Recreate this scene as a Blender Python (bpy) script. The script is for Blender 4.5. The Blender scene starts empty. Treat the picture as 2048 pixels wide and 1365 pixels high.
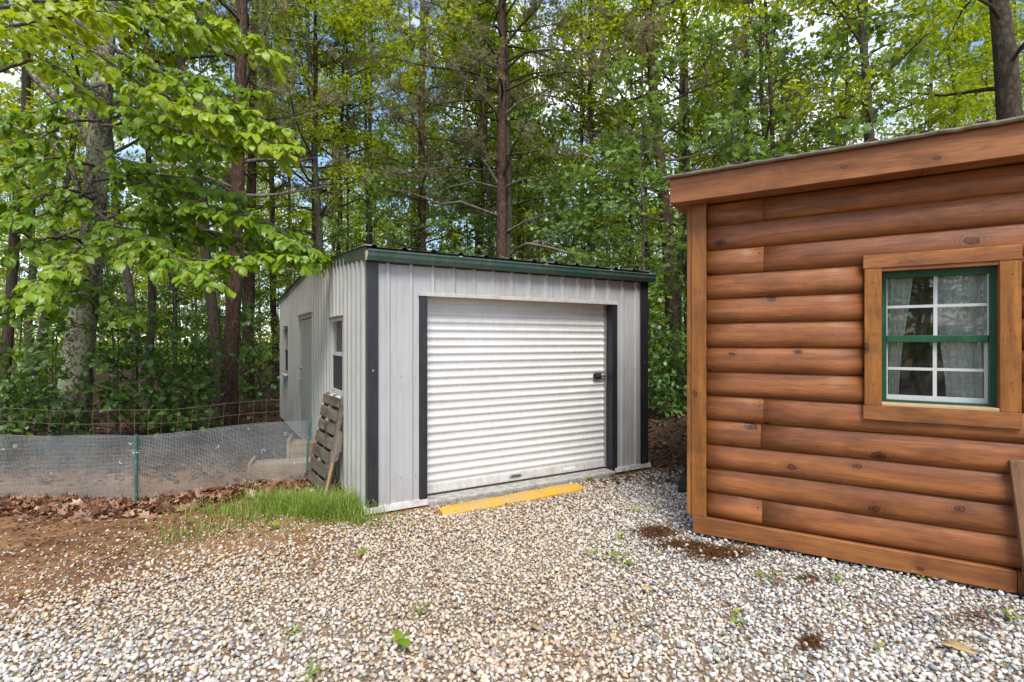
import bpy, math, random
import numpy as np
from mathutils import Vector, Matrix

# ------------------------------------------------------------------ camera, sky, sun, exposure
scene = bpy.context.scene
COL = scene.collection
EYE = 1.65
cam_d = bpy.data.cameras.new('camera')
cam_d.sensor_width = 36.0
cam_d.lens = 36.0 * 1040.0 / 2048.0
cam_d.clip_start = 0.05
cam_d.clip_end = 1500.0
cam = bpy.data.objects.new('camera', cam_d)
cam.location = (0.0, 0.0, EYE)
cam.rotation_euler = (math.radians(90.0), 0.0, 0.0)
COL.objects.link(cam)
scene.camera = cam

SUN_EL, SUN_AZ = 56.0, 172.0          # azimuth clockwise from +Y (view direction); 180 = straight behind the camera
world = bpy.data.worlds.new('World')
scene.world = world
world.use_nodes = True
wn, wl = world.node_tree.nodes, world.node_tree.links
wn.clear()
w_out = wn.new('ShaderNodeOutputWorld')
w_bg = wn.new('ShaderNodeBackground')
w_sky = wn.new('ShaderNodeTexSky')
w_sky.sky_type = 'NISHITA'
w_sky.sun_disc = False
w_sky.sun_elevation = math.radians(SUN_EL)
w_sky.sun_rotation = math.radians(SUN_AZ)
w_sky.air_density = 1.0
w_sky.dust_density = 0.6
w_sky.ozone_density = 2.0
w_tc = wn.new('ShaderNodeTexCoord')
w_map = wn.new('ShaderNodeMapping')
w_map.inputs['Scale'].default_value = (1.0, 1.0, 2.2)
w_map.inputs['Location'].default_value = (0.35, 0.1, 0.2)
w_noise = wn.new('ShaderNodeTexNoise')
w_noise.inputs['Scale'].default_value = 2.6
w_noise.inputs['Detail'].default_value = 7.0
w_noise.inputs['Roughness'].default_value = 0.56
w_ramp = wn.new('ShaderNodeValToRGB')
w_ramp.color_ramp.elements[0].position = 0.47
w_ramp.color_ramp.elements[0].color = (0, 0, 0, 1)
w_ramp.color_ramp.elements[1].position = 0.68
w_ramp.color_ramp.elements[1].color = (1, 1, 1, 1)
w_mix = wn.new('ShaderNodeMix')
w_mix.data_type = 'RGBA'
w_mix.inputs['B'].default_value = (10.5, 10.8, 11.2, 1.0)      # sunlit cloud
wl.new(w_tc.outputs['Generated'], w_map.inputs['Vector'])
wl.new(w_map.outputs['Vector'], w_noise.inputs['Vector'])
wl.new(w_noise.outputs['Fac'], w_ramp.inputs['Fac'])
wl.new(w_ramp.outputs['Color'], w_mix.inputs['Factor'])
wl.new(w_sky.outputs['Color'], w_mix.inputs['A'])
wl.new(w_mix.outputs['Result'], w_bg.inputs['Color'])
wl.new(w_bg.outputs['Background'], w_out.inputs['Surface'])
w_bg.inputs['Strength'].default_value = 0.13

sun_d = bpy.data.lights.new('sun', 'SUN')
sun_d.energy = 2.5
sun_d.angle = math.radians(26.0)
sun_d.color = (1.0, 0.95, 0.87)
sun = bpy.data.objects.new('sun', sun_d)
_az, _el = math.radians(SUN_AZ), math.radians(SUN_EL)
_to_sun = Vector((math.sin(_az) * math.cos(_el), math.cos(_az) * math.cos(_el), math.sin(_el)))
sun.rotation_euler = _to_sun.to_track_quat('Z', 'Y').to_euler()
sun.location = _to_sun * 40.0
COL.objects.link(sun)

vs = scene.view_settings
vs.view_transform = 'Standard'
vs.look = 'None'
vs.gamma = 1.0
vs.use_curve_mapping = False
vs.exposure = 0.95
cy = scene.cycles
cy.use_denoising = True
cy.max_bounces = 7
cy.diffuse_bounces = 4
cy.glossy_bounces = 3
cy.transmission_bounces = 5
cy.transparent_max_bounces = 8
cy.sample_clamp_indirect = 6.0
cy.use_adaptive_sampling = True
cy.adaptive_threshold = 0.02
scene.render.film_transparent = False

RNG = np.random.default_rng(7)
R = random.Random(11)
FPX = 1040.0


def px(x, y, Y):
    """layout measure: image column/row of the survey photo at depth Y -> a point of the place"""
    return np.array([(x - 1024.0) / FPX * Y, Y, EYE - (y - 682.5) / FPX * Y])


# ------------------------------------------------------------------ helpers
def new_mesh(name, V, F, mat=None, smooth=False, attrs=None):
    """F: (n,k) int array of equal-sized faces, or a list of index lists"""
    V = np.asarray(V, dtype=np.float32).reshape(-1, 3)
    me = bpy.data.meshes.new(name)
    if isinstance(F, np.ndarray):
        n, k = F.shape
        me.vertices.add(len(V))
        me.vertices.foreach_set('co', V.ravel())
        me.loops.add(n * k)
        me.loops.foreach_set('vertex_index', F.astype(np.int32).ravel())
        me.polygons.add(n)
        me.polygons.foreach_set('loop_start', np.arange(0, n * k, k, dtype=np.int32))
        me.update(calc_edges=True)
    else:
        me.from_pydata([tuple(map(float, v)) for v in V], [], [tuple(f) for f in F])
        me.update()
    if attrs:
        for an, av in attrs.items():
            av = np.asarray(av, dtype=np.float32)
            if av.ndim == 1:
                a = me.attributes.new(an, 'FLOAT', 'POINT')
                a.data.foreach_set('value', av)
            else:
                a = me.attributes.new(an, 'FLOAT_COLOR', 'POINT')
                a.data.foreach_set('color', np.c_[av, np.ones(len(av), np.float32)].astype(np.float32).ravel())
    if smooth:
        me.polygons.foreach_set('use_smooth', np.ones(len(me.polygons), dtype=bool))
    if mat is not None:
        me.materials.append(mat)
    return me


def obj(name, me, parent=None, loc=None, rot=None):
    o = bpy.data.objects.new(name, me)
    COL.objects.link(o)
    if parent is not None:
        o.parent = parent
    if loc is not None:
        o.location = tuple(map(float, loc))
    if rot is not None:
        o.rotation_euler = rot
    return o


def empty(name, loc=(0, 0, 0), rz=0.0):
    o = bpy.data.objects.new(name, None)
    o.empty_display_size = 0.2
    COL.objects.link(o)
    o.location = tuple(map(float, loc))
    o.rotation_euler = (0, 0, rz)
    return o


def tag(o, label=None, cat=None, group=None, kind=None):
    if label: o['label'] = label
    if cat: o['category'] = cat
    if group: o['group'] = group
    if kind: o['kind'] = kind
    return o


class MB:
    """collects simple solids into one mesh"""
    def __init__(s):
        s.v, s.f = [], []

    def add(s, vs_, fs_):
        b = len(s.v)
        s.v += [tuple(map(float, v)) for v in vs_]
        s.f += [tuple(i + b for i in f) for f in fs_]
        return s

    def box(s, x0, x1, y0, y1, z0, z1, bev=0.0, M=None):
        if bev <= 0:
            vs_ = [(x, y, z) for z in (z0, z1) for x, y in ((x0, y0), (x1, y0), (x1, y1), (x0, y1))]
            fs_ = [(3, 2, 1, 0), (4, 5, 6, 7), (0, 1, 5, 4), (1, 2, 6, 5), (2, 3, 7, 6), (3, 0, 4, 7)]
        else:
            b = bev
            ring = [(x0 + b, y0), (x1 - b, y0), (x1, y0 + b), (x1, y1 - b), (x1 - b, y1), (x0 + b, y1), (x0, y1 - b), (x0, y0 + b)]
            inn = [(x0 + b, y0 + b), (x1 - b, y0 + b), (x1 - b, y0 + b), (x1 - b, y1 - b), (x1 - b, y1 - b), (x0 + b, y1 - b), (x0 + b, y1 - b), (x0 + b, y0 + b)]
            vs_ = [(p[0], p[1], z0) for p in inn] + [(p[0], p[1], z0 + b) for p in ring] + [(p[0], p[1], z1 - b) for p in ring] + [(p[0], p[1], z1) for p in inn]
            fs_ = []
            for L in range(3):
                for i in range(8):
                    j = (i + 1) % 8
                    fs_.append((L * 8 + i, L * 8 + j, L * 8 + 8 + j, L * 8 + 8 + i))
            fs_.append((7, 5, 3, 1))
            fs_.append((24 + 0, 24 + 2, 24 + 4, 24 + 6))
            fs_ = [f for f in fs_]
        if M is not None:
            vs_ = [tuple(M @ Vector(v)) for v in vs_]
        return s.add(vs_, fs_)

    def prism(s, pts, axis, a0, a1, M=None):
        """polygon pts (2-D, counter-clockwise) swept along axis 'x','y' or 'z' from a0 to a1"""
        n = len(pts)
        def mk(p, a):
            return {'x': (a, p[0], p[1]), 'y': (p[0], a, p[1]), 'z': (p[0], p[1], a)}[axis]
        vs_ = [mk(p, a0) for p in pts] + [mk(p, a1) for p in pts]
        fs_ = [tuple(range(n))[::-1], tuple(range(n, 2 * n))] + [(i, (i + 1) % n, n + (i + 1) % n, n + i) for i in range(n)]
        if M is not None:
            vs_ = [tuple(M @ Vector(v)) for v in vs_]
        return s.add(vs_, fs_)

    def tube(s, P, r, sides=6, cap=True):
        V, F = tube_arr(np.asarray(P, float), np.broadcast_to(np.asarray(r, float), (len(P),)), sides)
        n = len(P)
        F = [tuple(f) for f in F]
        if cap:
            F += [tuple(range(sides))[::-1], tuple(range((n - 1) * sides, n * sides))]
        return s.add(V, F)

    def build(s, name, mat, parent=None, smooth=False, loc=None, rot=None):
        me = new_mesh(name, s.v, s.f, mat, smooth)
        me.validate()
        bpy_fix_normals(me)
        return obj(name, me, parent, loc, rot)


def bpy_fix_normals(me):
    import bmesh
    bm = bmesh.new(); bm.from_mesh(me)
    bmesh.ops.remove_doubles(bm, verts=bm.verts, dist=1e-6)
    bmesh.ops.recalc_face_normals(bm, faces=bm.faces)
    bm.to_mesh(me); bm.free()


def tube_arr(P, r, sides):
    n = len(P)
    T = np.gradient(P, axis=0)
    T /= np.linalg.norm(T, axis=1)[:, None] + 1e-9
    ref = np.array([0.0, 0.0, 1.0]) if abs(T[:, 2]).mean() < 0.8 else np.array([1.0, 0.0, 0.0])
    A = np.cross(T, ref); A /= np.linalg.norm(A, axis=1)[:, None] + 1e-9
    B = np.cross(T, A)
    an = np.linspace(0, 2 * np.pi, sides, endpoint=False)
    V = P[:, None, :] + r[:, None, None] * (np.cos(an)[None, :, None] * A[:, None, :] + np.sin(an)[None, :, None] * B[:, None, :])
    i = np.arange(n - 1)[:, None] * sides
    j = np.arange(sides)[None, :]
    F = np.stack([i + j, i + sides + j, i + sides + (j + 1) % sides, i + (j + 1) % sides], -1).reshape(-1, 4)
    return V.reshape(-1, 3), F


def merge_arr(parts):
    """[(V,F)] with equal face size -> one"""
    Vs, Fs, b = [], [], 0
    for V, F in parts:
        Vs.append(V); Fs.append(F + b); b += len(V)
    return np.concatenate(Vs), np.concatenate(Fs)


def norm(a):
    return a / (np.linalg.norm(a, axis=-1, keepdims=True) + 1e-9)


def place_cards(tv, tf, pos, d, up, size, rng, width_jit=0.15):
    """template (tv in x=side,y=along,z=up) put at pos with direction d and rough normal up"""
    n = len(pos)
    d = norm(d)
    s_ = norm(np.cross(d, up))
    u_ = np.cross(s_, d)
    size = np.broadcast_to(size, (n,))
    wj = size * (1 + rng.uniform(-width_jit, width_jit, n))
    V = pos[:, None, :] + tv[None, :, 0, None] * wj[:, None, None] * s_[:, None, :] \
        + tv[None, :, 1, None] * size[:, None, None] * d[:, None, :] + tv[None, :, 2, None] * size[:, None, None] * u_[:, None, :]
    F = tf[None, :, :] + (np.arange(n) * len(tv))[:, None, None]
    return V.reshape(-1, 3), F.reshape(-1, tf.shape[1])


# ------------------------------------------------------------------ materials
class NT:
    def __init__(s, name):
        s.m = bpy.data.materials.new(name)
        s.m.use_nodes = True
        s.t = s.m.node_tree
        s.t.nodes.clear()
        s.out = s.n('ShaderNodeOutputMaterial')

    def n(s, t, **kw):
        nd = s.t.nodes.new(t)
        for k, v in kw.items():
            setattr(nd, k, v)
        return nd

    def put(s, sock, v):
        if hasattr(v, 'is_linked'):
            s.t.links.new(v, sock)
        elif v is not None:
            if isinstance(v, (tuple, list)) and len(v) == 3 and len(sock.default_value) == 4:
                v = (*v, 1.0)
            sock.default_value = v

    def coords(s, kind='Object', scale=(1, 1, 1), rand=False, loc=(0, 0, 0)):
        tc = s.n('ShaderNodeTexCoord')
        mp = s.n('ShaderNodeMapping')
        mp.inputs['Scale'].default_value = scale
        mp.inputs['Location'].default_value = loc
        v = tc.outputs[kind]
        if rand:
            oi = s.n('ShaderNodeObjectInfo')
            vm = s.n('ShaderNodeVectorMath', operation='SCALE')
            cb = s.n('ShaderNodeCombineXYZ')
            for i in range(3): s.put(cb.inputs[i], oi.outputs['Random'])
            s.put(vm.inputs[0], cb.outputs[0]); vm.inputs['Scale'].default_value = 37.0
            ad = s.n('ShaderNodeVectorMath', operation='ADD')
            s.put(ad.inputs[0], v); s.put(ad.inputs[1], vm.outputs[0])
            v = ad.outputs[0]
        s.put(mp.inputs['Vector'], v)
        return mp.outputs['Vector']

    def world(s, scale=(1, 1, 1)):
        g = s.n('ShaderNodeNewGeometry')
        mp = s.n('ShaderNodeMapping')
        mp.inputs['Scale'].default_value = scale
        s.put(mp.inputs['Vector'], g.outputs['Position'])
        return mp.outputs['Vector']

    def noise(s, vec, scale=5.0, detail=4.0, rough=0.55, dist=0.0):
        nd = s.n('ShaderNodeTexNoise')
        nd.inputs['Scale'].default_value = scale
        nd.inputs['Detail'].default_value = detail
        nd.inputs['Roughness'].default_value = rough
        nd.inputs['Distortion'].default_value = dist
        s.put(nd.inputs['Vector'], vec)
        return nd.outputs['Fac']

    def voro(s, vec, scale=5.0, feature='F1', out='Distance'):
        nd = s.n('ShaderNodeTexVoronoi', feature=feature)
        nd.inputs['Scale'].default_value = scale
        s.put(nd.inputs['Vector'], vec)
        return nd.outputs[out]

    def ramp(s, fac, stops, interp='LINEAR'):
        nd = s.n('ShaderNodeValToRGB')
        cr = nd.color_ramp
        cr.interpolation = interp
        while len(cr.elements) < len(stops): cr.elements.new(0.5)
        for e, (p, c) in zip(cr.elements, stops):
            e.position = p
            e.color = (c, c, c, 1) if isinstance(c, (int, float)) else (*c, 1)
        s.put(nd.inputs['Fac'], fac)
        return nd.outputs['Color']

    def mix(s, a, b, f, mode='MIX'):
        nd = s.n('ShaderNodeMix', data_type='RGBA', blend_type=mode)
        s.put(nd.inputs['Factor'], f); s.put(nd.inputs['A'], a); s.put(nd.inputs['B'], b)
        return nd.outputs['Result']

    def math(s, op, a, b=None, clamp=False):
        nd = s.n('ShaderNodeMath', operation=op, use_clamp=clamp)
        s.put(nd.inputs[0], a)
        if b is not None: s.put(nd.inputs[1], b)
        return nd.outputs[0]

    def attr(s, name, out='Fac'):
        return s.n('ShaderNodeAttribute', attribute_name=name).outputs[out]

    def bump(s, h, strength=0.3, dist=0.01):
        nd = s.n('ShaderNodeBump')
        nd.inputs['Strength'].default_value = strength
        nd.inputs['Distance'].default_value = dist
        s.put(nd.inputs['Height'], h)
        return nd.outputs['Normal']

    def bsdf(s, color, rough=0.6, metal=0.0, spec=0.5, normal=None, coat=0.0):
        p = s.n('ShaderNodeBsdfPrincipled')
        s.put(p.inputs['Base Color'], color); s.put(p.inputs['Roughness'], rough)
        p.inputs['Metallic'].default_value = metal
        p.inputs['Specular IOR Level'].default_value = spec
        p.inputs['Coat Weight'].default_value = coat
        if normal is not None: s.put(p.inputs['Normal'], normal)
        s.put(s.out.inputs['Surface'], p.outputs[0])
        return p

    def done(s):
        return s.m


M = {}


def mat_painted(name, base, dirt, rough=0.42, streak=0.5, dirt_scale=3.0, low_dirt=0.0, spec=0.4):
    t = NT(name)
    v = t.coords('Object', (1, 1, 0.12), rand=True)
    st = t.noise(v, 22.0, 5, 0.6)
    bl = t.noise(t.coords('Object', (1, 1, 1), rand=True), dirt_scale, 5, 0.6)
    f = t.ramp(st, [(0.42, 0.0), (0.75, streak)])
    f2 = t.ramp(bl, [(0.45, 0.0), (0.8, streak)])
    f = t.math('ADD', f, f2, True)
    if low_dirt > 0:
        sp = t.n('ShaderNodeSeparateXYZ')
        t.put(sp.inputs[0], t.coords('Object'))
        hz = t.ramp(sp.outputs[2], [(0.0, low_dirt), (0.45, 0.0)])
        f = t.math('ADD', f, t.math('MULTIPLY', hz, t.ramp(bl, [(0.3, 0.3), (0.7, 1.0)])), True)
    c = t.mix(base, dirt, f)
    t.bsdf(c, rough, 0.0, spec, t.bump(t.noise(t.coords('Object'), 14.0, 2), 0.05, 0.01))
    return t.done()


M['front_metal'] = mat_painted('grey_white_sheet_metal', (0.41, 0.41, 0.415), (0.29, 0.26, 0.225), 0.4, 0.30, 2.5, 0.3)
M['side_metal'] = mat_painted('weathered_sheet_metal', (0.40, 0.395, 0.375), (0.25, 0.24, 0.18), 0.45, 0.35, 1.6, 0.2)
M['header_metal'] = mat_painted('header_sheet_metal', (0.44, 0.435, 0.43), (0.30, 0.265, 0.235), 0.42, 0.5, 2.5)
M['black_trim'] = mat_painted('black_trim_metal', (0.016, 0.017, 0.022), (0.05, 0.05, 0.05), 0.4, 0.35, 4.0)
M['green_gutter'] = mat_painted('green_gutter_metal', (0.036, 0.098, 0.076), (0.12, 0.14, 0.115), 0.42, 0.7, 5.0)
M['green_rake'] = mat_painted('dull_green_trim_metal', (0.03, 0.055, 0.035), (0.09, 0.09, 0.06), 0.55, 0.7, 6.0)
M['roof_metal'] = mat_painted('dark_roof_metal', (0.05, 0.05, 0.05), (0.12, 0.10, 0.08), 0.6, 0.7, 6.0)
M['door_white'] = mat_painted('white_roller_metal', (0.65, 0.65, 0.64), (0.48, 0.43, 0.36), 0.35, 0.35, 2.0, 0.0)
M['white_trim'] = mat_painted('white_trim_metal', (0.50, 0.49, 0.47), (0.32, 0.27, 0.21), 0.45, 0.6, 6.0)
M['beige_door'] = mat_painted('beige_door_paint', (0.40, 0.395, 0.34), (0.27, 0.26, 0.19), 0.5, 0.5, 2.0)
M['cap_metal'] = mat_painted('bare_gutter_cap', (0.60, 0.52, 0.38), (0.40, 0.33, 0.22), 0.5, 0.6, 12.0)


def simple(name, col, rough=0.5, metal=0.0, spec=0.5, var=0.15, scale=20.0, bump=0.0):
    t = NT(name)
    nz = t.noise(t.coords('Object', rand=True), scale, 4)
    c2 = tuple(max(0.0, x * (1 - 2 * var)) for x in col)
    c = t.mix(c2, col, t.ramp(nz, [(0.3, 0.0), (0.65, 1.0)]))
    t.bsdf(c, rough, metal, spec, t.bump(nz, bump, 0.01) if bump else None)
    return t.done()


M['steel'] = simple('dull_steel', (0.45, 0.45, 0.44), 0.4, 0.8)
M['dark_steel'] = simple('black_latch_steel', (0.055, 0.055, 0.055), 0.4, 0.3)
M['screen'] = simple('dark_window_screen', (0.025, 0.025, 0.028), 0.8)
M['concrete'] = simple('old_concrete', (0.42, 0.40, 0.36), 0.9, 0, 0.2, 0.25, 14.0, 0.3)
M['block'] = simple('grey_concrete_block', (0.30, 0.28, 0.25), 0.95, 0, 0.2, 0.3, 18.0, 0.4)
M['foundation'] = simple('dark_timber_skid', (0.05, 0.035, 0.025), 0.9, 0, 0.2, 0.3, 10.0, 0.3)
M['rust'] = simple('rusty_wire', (0.22, 0.145, 0.10), 0.85, 0, 0.2, 0.3, 30.0)
M['net'] = simple('grey_green_netting', (0.38, 0.41, 0.41), 0.7, 0, 0.3, 0.2, 3.0)
M['post_green'] = simple('green_post_paint', (0.07, 0.19, 0.165), 0.5, 0, 0.4, 0.3, 25.0)
M['white_plastic'] = simple('white_plastic', (0.78, 0.78, 0.76), 0.5, 0, 0.4, 0.05)
M['sticker'] = simple('grey_sticker', (0.33, 0.33, 0.33), 0.5, 0, 0.4, 0.4, 60.0)
M['window_green'] = simple('green_window_paint', (0.014, 0.082, 0.040), 0.45, 0, 0.35, 0.2, 9.0)
M['vinyl'] = simple('white_vinyl', (0.48, 0.49, 0.49), 0.4, 0, 0.4, 0.04)
M['room'] = simple('dim_brown_room', (0.12, 0.075, 0.05), 0.8, 0, 0.2, 0.25, 3.0)


def mat_wood(name, dark, light, axis='x', knots=True, rough=0.5, stain=0.55, coat=0.12, gscale=1.0, each=0.0):
    t = NT(name)
    g = 1.0 * gscale
    sc = {'x': (0.55 * g, 7 * g, 7 * g), 'y': (7 * g, 0.55 * g, 7 * g), 'z': (7 * g, 7 * g, 0.55 * g)}[axis]
    fine = tuple(x * 8.5 for x in sc)
    ksc = {'x': (0.85, 0.0, 2.5), 'y': (2.5, 0.85, 0.0), 'z': (2.5, 0.0, 0.85)}[axis]
    v = t.coords('Object', sc, rand=True)
    big = t.noise(v, 1.3, 5, 0.6, 0.9)
    gr = t.noise(t.coords('Object', fine, rand=True), 1.6, 6, 0.65, 0.4)
    blot = t.noise(t.coords('Object', (1.1, 2.6, 2.6), rand=True), 2.0, 4, 0.6, 0.3)
    c = t.ramp(big, [(0.34, dark), (0.52, tuple(0.5 * (a + b) for a, b in zip(dark, light))), (0.66, light)])
    c = t.mix(c, tuple(x * 0.45 for x in dark), t.ramp(gr, [(0.50, 0.0), (0.68, 0.55)]))
    c = t.mix(c, tuple(min(1, x * 1.35) for x in light), t.ramp(gr, [(0.28, 0.4), (0.42, 0.0)]))
    c = t.mix(c, tuple(x * 0.42 for x in dark), t.ramp(blot, [(0.50, 0.0), (0.66, stain)]))
    if each > 0:      # every board took the stain a little differently
        oi = t.n('ShaderNodeObjectInfo').outputs['Random']
        k_ = t.math('ADD', t.math('MULTIPLY', oi, each * 2), 1.0 - each)
        c = t.mix(c, t.ramp(oi, [(0.0, (1 - each, 1 - each, 1 - each)), (1.0, (1.0, 1.0, 1.0))]), 1.0, 'MULTIPLY')
    if knots:
        sx_ = t.n('ShaderNodeSeparateXYZ'); t.put(sx_.inputs[0], t.coords('Object', (1, 1, 1), rand=True))
        a_, b_ = {'x': (0, 2), 'y': (1, 2), 'z': (2, 0)}[axis]
        cb_ = t.n('ShaderNodeCombineXYZ')
        t.put(cb_.inputs[0], t.math('MULTIPLY', sx_.outputs[a_], 1.25)); t.put(cb_.inputs[1], t.math('MULTIPLY', sx_.outputs[b_], 2.1))
        kv = cb_.outputs[0]
        vo = t.n('ShaderNodeTexVoronoi', voronoi_dimensions='2D'); vo.inputs['Scale'].default_value = 1.7; t.put(vo.inputs['Vector'], kv)
        cs = t.n('ShaderNodeSeparateColor'); t.put(cs.inputs[0], vo.outputs['Color'])
        d = t.math('ADD', t.math('MULTIPLY', vo.outputs['Distance'], t.ramp(cs.outputs[1], [(0.0, 0.62), (1.0, 1.6)])), t.ramp(cs.outputs[0], [(0.58, 1.0), (0.59, 0.0)]))
        wob = t.math('ADD', d, t.math('MULTIPLY', t.math('SUBTRACT', t.noise(kv, 7.0, 4), 0.5), 0.17))
        ring = t.math('SINE', t.math('MULTIPLY', wob, 130.0))
        ringm = t.math('MULTIPLY', t.ramp(d, [(0.05, 1.0), (0.24, 0.0)]), t.math('MULTIPLY', t.math('ADD', ring, 1.3), 0.26))
        c = t.mix(c, tuple(x * 0.42 for x in dark), ringm)
        c = t.mix(c, (dark[0] * 0.62, dark[1] * 0.50, dark[2] * 0.4), t.ramp(wob, [(0.055, 0.9), (0.075, 0.0)]))
        c = t.mix(c, tuple(x * 0.12 for x in dark), t.ramp(wob, [(0.040, 0.0), (0.058, 0.75), (0.080, 0.0)]))
        c = t.mix(c, tuple(x * 0.10 for x in dark), t.ramp(wob, [(0.012, 0.9), (0.022, 0.0)]))
    t.bsdf(c, t.ramp(gr, [(0.3, rough - 0.08), (0.8, rough + 0.15)]), 0, 0.35, t.bump(gr, 0.22, 0.004), coat)
    return t.done()


M['log'] = mat_wood('stained_log_siding', (0.145, 0.046, 0.014), (0.325, 0.116, 0.034), 'x', True, 0.50, 0.45, 0.03, 1.0, 0.10)
M['trim_v'] = mat_wood('golden_stained_trim_upright', (0.20, 0.070, 0.014), (0.36, 0.145, 0.030), 'z', True, 0.5, 0.4, 0.04)
M['trim_h'] = mat_wood('golden_stained_trim', (0.18, 0.062, 0.018), (0.34, 0.135, 0.042), 'x', True, 0.5, 0.6, 0.04)
M['fascia'] = mat_wood('stained_fascia_board', (0.20, 0.070, 0.022), (0.36, 0.148, 0.050), 'x', True, 0.5, 0.5, 0.04)
M['sill_wood'] = mat_wood('worn_sill_board', (0.32, 0.20, 0.10), (0.55, 0.38, 0.22), 'x', False, 0.6, 0.2)
M['brown_board'] = mat_wood('brown_painted_board', (0.15, 0.075, 0.035), (0.26, 0.14, 0.07), 'z', False, 0.55, 0.3)
M['grey_wood'] = mat_wood('weathered_grey_board', (0.075, 0.060, 0.043), (0.185, 0.155, 0.110), 'x', True, 0.85, 0.85, 0.0, 1.6)
M['grey_wood_z'] = mat_wood('weathered_stringer_board', (0.13, 0.105, 0.085), (0.25, 0.21, 0.17), 'z', False, 0.85, 0.7, 0.0, 1.6)
M['stick'] = mat_wood('brown_loose_batten', (0.20, 0.125, 0.065), (0.34, 0.22, 0.12), 'z', False, 0.8, 0.5, 0.0, 2.0)
M['dark_timber'] = mat_wood('old_dark_timber', (0.018, 0.017, 0.014), (0.05, 0.046, 0.036), 'x', False, 0.9, 0.6, 0.0)
M['step_wood'] = mat_wood('treated_step_timber', (0.20, 0.13, 0.07), (0.36, 0.25, 0.14), 'x', False, 0.85, 0.5, 0.0)


def mat_yellow():
    t = NT('worn_yellow_paint')
    v = t.coords('Object')
    a = t.noise(v, 4.0, 6, 0.65, 0.4)
    b = t.noise(v, 30.0, 4, 0.6)
    c = t.mix((0.56, 0.32, 0.025), (0.46, 0.25, 0.03), t.ramp(b, [(0.4, 0.0), (0.7, 1.0)]))
    c = t.mix(c, (0.40, 0.27, 0.12), t.ramp(a, [(0.44, 0.0), (0.60, 0.8)]))
    c = t.mix(c, (0.16, 0.10, 0.06), t.ramp(t.noise(v, 11.0, 6, 0.75), [(0.60, 0.0), (0.68, 0.8)]))
    t.bsdf(c, 0.6, 0, 0.3, t.bump(b, 0.25, 0.004))
    return t.done()


M['yellow'] = mat_yellow()


def mat_bark(name, dark, light, patch=None, patch_lo=0.55, scale=1.0, bump=0.9):
    t = NT(name)
    v = t.coords('Object', (1, 1, 0.28), rand=True)
    n0 = t.n('ShaderNodeTexNoise'); n0.inputs['Scale'].default_value = 9.0; t.put(n0.inputs['Vector'], v)
    wv = t.n('ShaderNodeVectorMath', operation='MULTIPLY_ADD'); t.put(wv.inputs[0], n0.outputs['Color']); wv.inputs[1].default_value = (0.10, 0.10, 0.10); t.put(wv.inputs[2], v)
    d = t.voro(wv.outputs[0], 22.0 * scale, 'DISTANCE_TO_EDGE')
    n1 = t.noise(v, 17.0 * scale, 7, 0.75, 0.8)
    f = t.math('ADD', t.math('MULTIPLY', t.math('SUBTRACT', 0.35, t.math('MINIMUM', d, 0.35)), 0.55), t.math('MULTIPLY', n1, 0.72))
    c = t.ramp(f, [(0.22, light), (0.42, tuple(0.55 * (a + b) for a, b in zip(dark, light))), (0.62, dark)])
    if patch is not None:
        pn = t.noise(t.coords('Object', (1, 1, 0.8), rand=True), 24.0, 6, 0.75)
        pb = t.noise(t.coords('Object', (1, 1, 0.6), rand=True), 2.3, 2, 0.5)
        pm = t.math('ADD', pn, t.math('MULTIPLY', t.math('SUBTRACT', pb, 0.5), 0.5))
        c = t.mix(c, patch, t.ramp(pm, [(patch_lo, 0.0), (patch_lo + 0.06, 0.85)]))
    t.bsdf(c, 0.95, 0, 0.15, t.bump(f, bump, 0.03))
    return t.done()


M['bark_lichen'] = mat_bark('lichen_covered_bark', (0.045, 0.034, 0.026), (0.17, 0.135, 0.105), (0.30, 0.32, 0.20), 0.47)
M['bark_pine'] = mat_bark('reddish_pine_bark', (0.030, 0.019, 0.014), (0.155, 0.088, 0.062), (0.16, 0.12, 0.095), 0.60)
M['bark_grey'] = mat_bark('grey_brown_bark', (0.045, 0.037, 0.029), (0.17, 0.142, 0.108), (0.20, 0.20, 0.16), 0.58)
M['bark_dark'] = mat_bark('dark_brown_bark', (0.030, 0.024, 0.018), (0.115, 0.090, 0.066))
M['twig'] = simple('dead_grey_twig', (0.17, 0.145, 0.115), 0.95, 0, 0.15, 0.3, 8.0)


def mat_leaf(name, c_dark, c_mid, c_light, trans=0.45, tint_obj=0.25, gloss=0.06, tmul=(1.6, 1.45, 0.6)):
    t = NT(name)
    a = t.attr('tint')
    oi = t.n('ShaderNodeObjectInfo').outputs['Random']
    f = t.math('ADD', a, t.math('MULTIPLY', t.math('SUBTRACT', oi, 0.5), tint_obj), True)
    c = t.ramp(f, [(0.0, c_dark), (0.5, c_mid), (1.0, c_light)])
    di = t.n('ShaderNodeBsdfDiffuse'); t.put(di.inputs['Color'], c)
    tr = t.n('ShaderNodeBsdfTranslucent'); t.put(tr.inputs['Color'], t.mix(c, (*tmul, 1.0), 1.0, 'MULTIPLY'))
    mx = t.n('ShaderNodeMixShader'); mx.inputs[0].default_value = trans
    t.put(mx.inputs[1], di.outputs[0]); t.put(mx.inputs[2], tr.outputs[0])
    gl = t.n('ShaderNodeBsdfGlossy'); gl.inputs['Roughness'].default_value = 0.42
    gl.inputs['Color'].default_value = (0.9, 0.95, 0.9, 1)
    m2 = t.n('ShaderNodeMixShader'); m2.inputs[0].default_value = gloss
    t.put(m2.inputs[1], mx.outputs[0]); t.put(m2.inputs[2], gl.outputs[0])
    t.put(t.out.inputs['Surface'], m2.outputs[0])
    return t.done()


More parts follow.
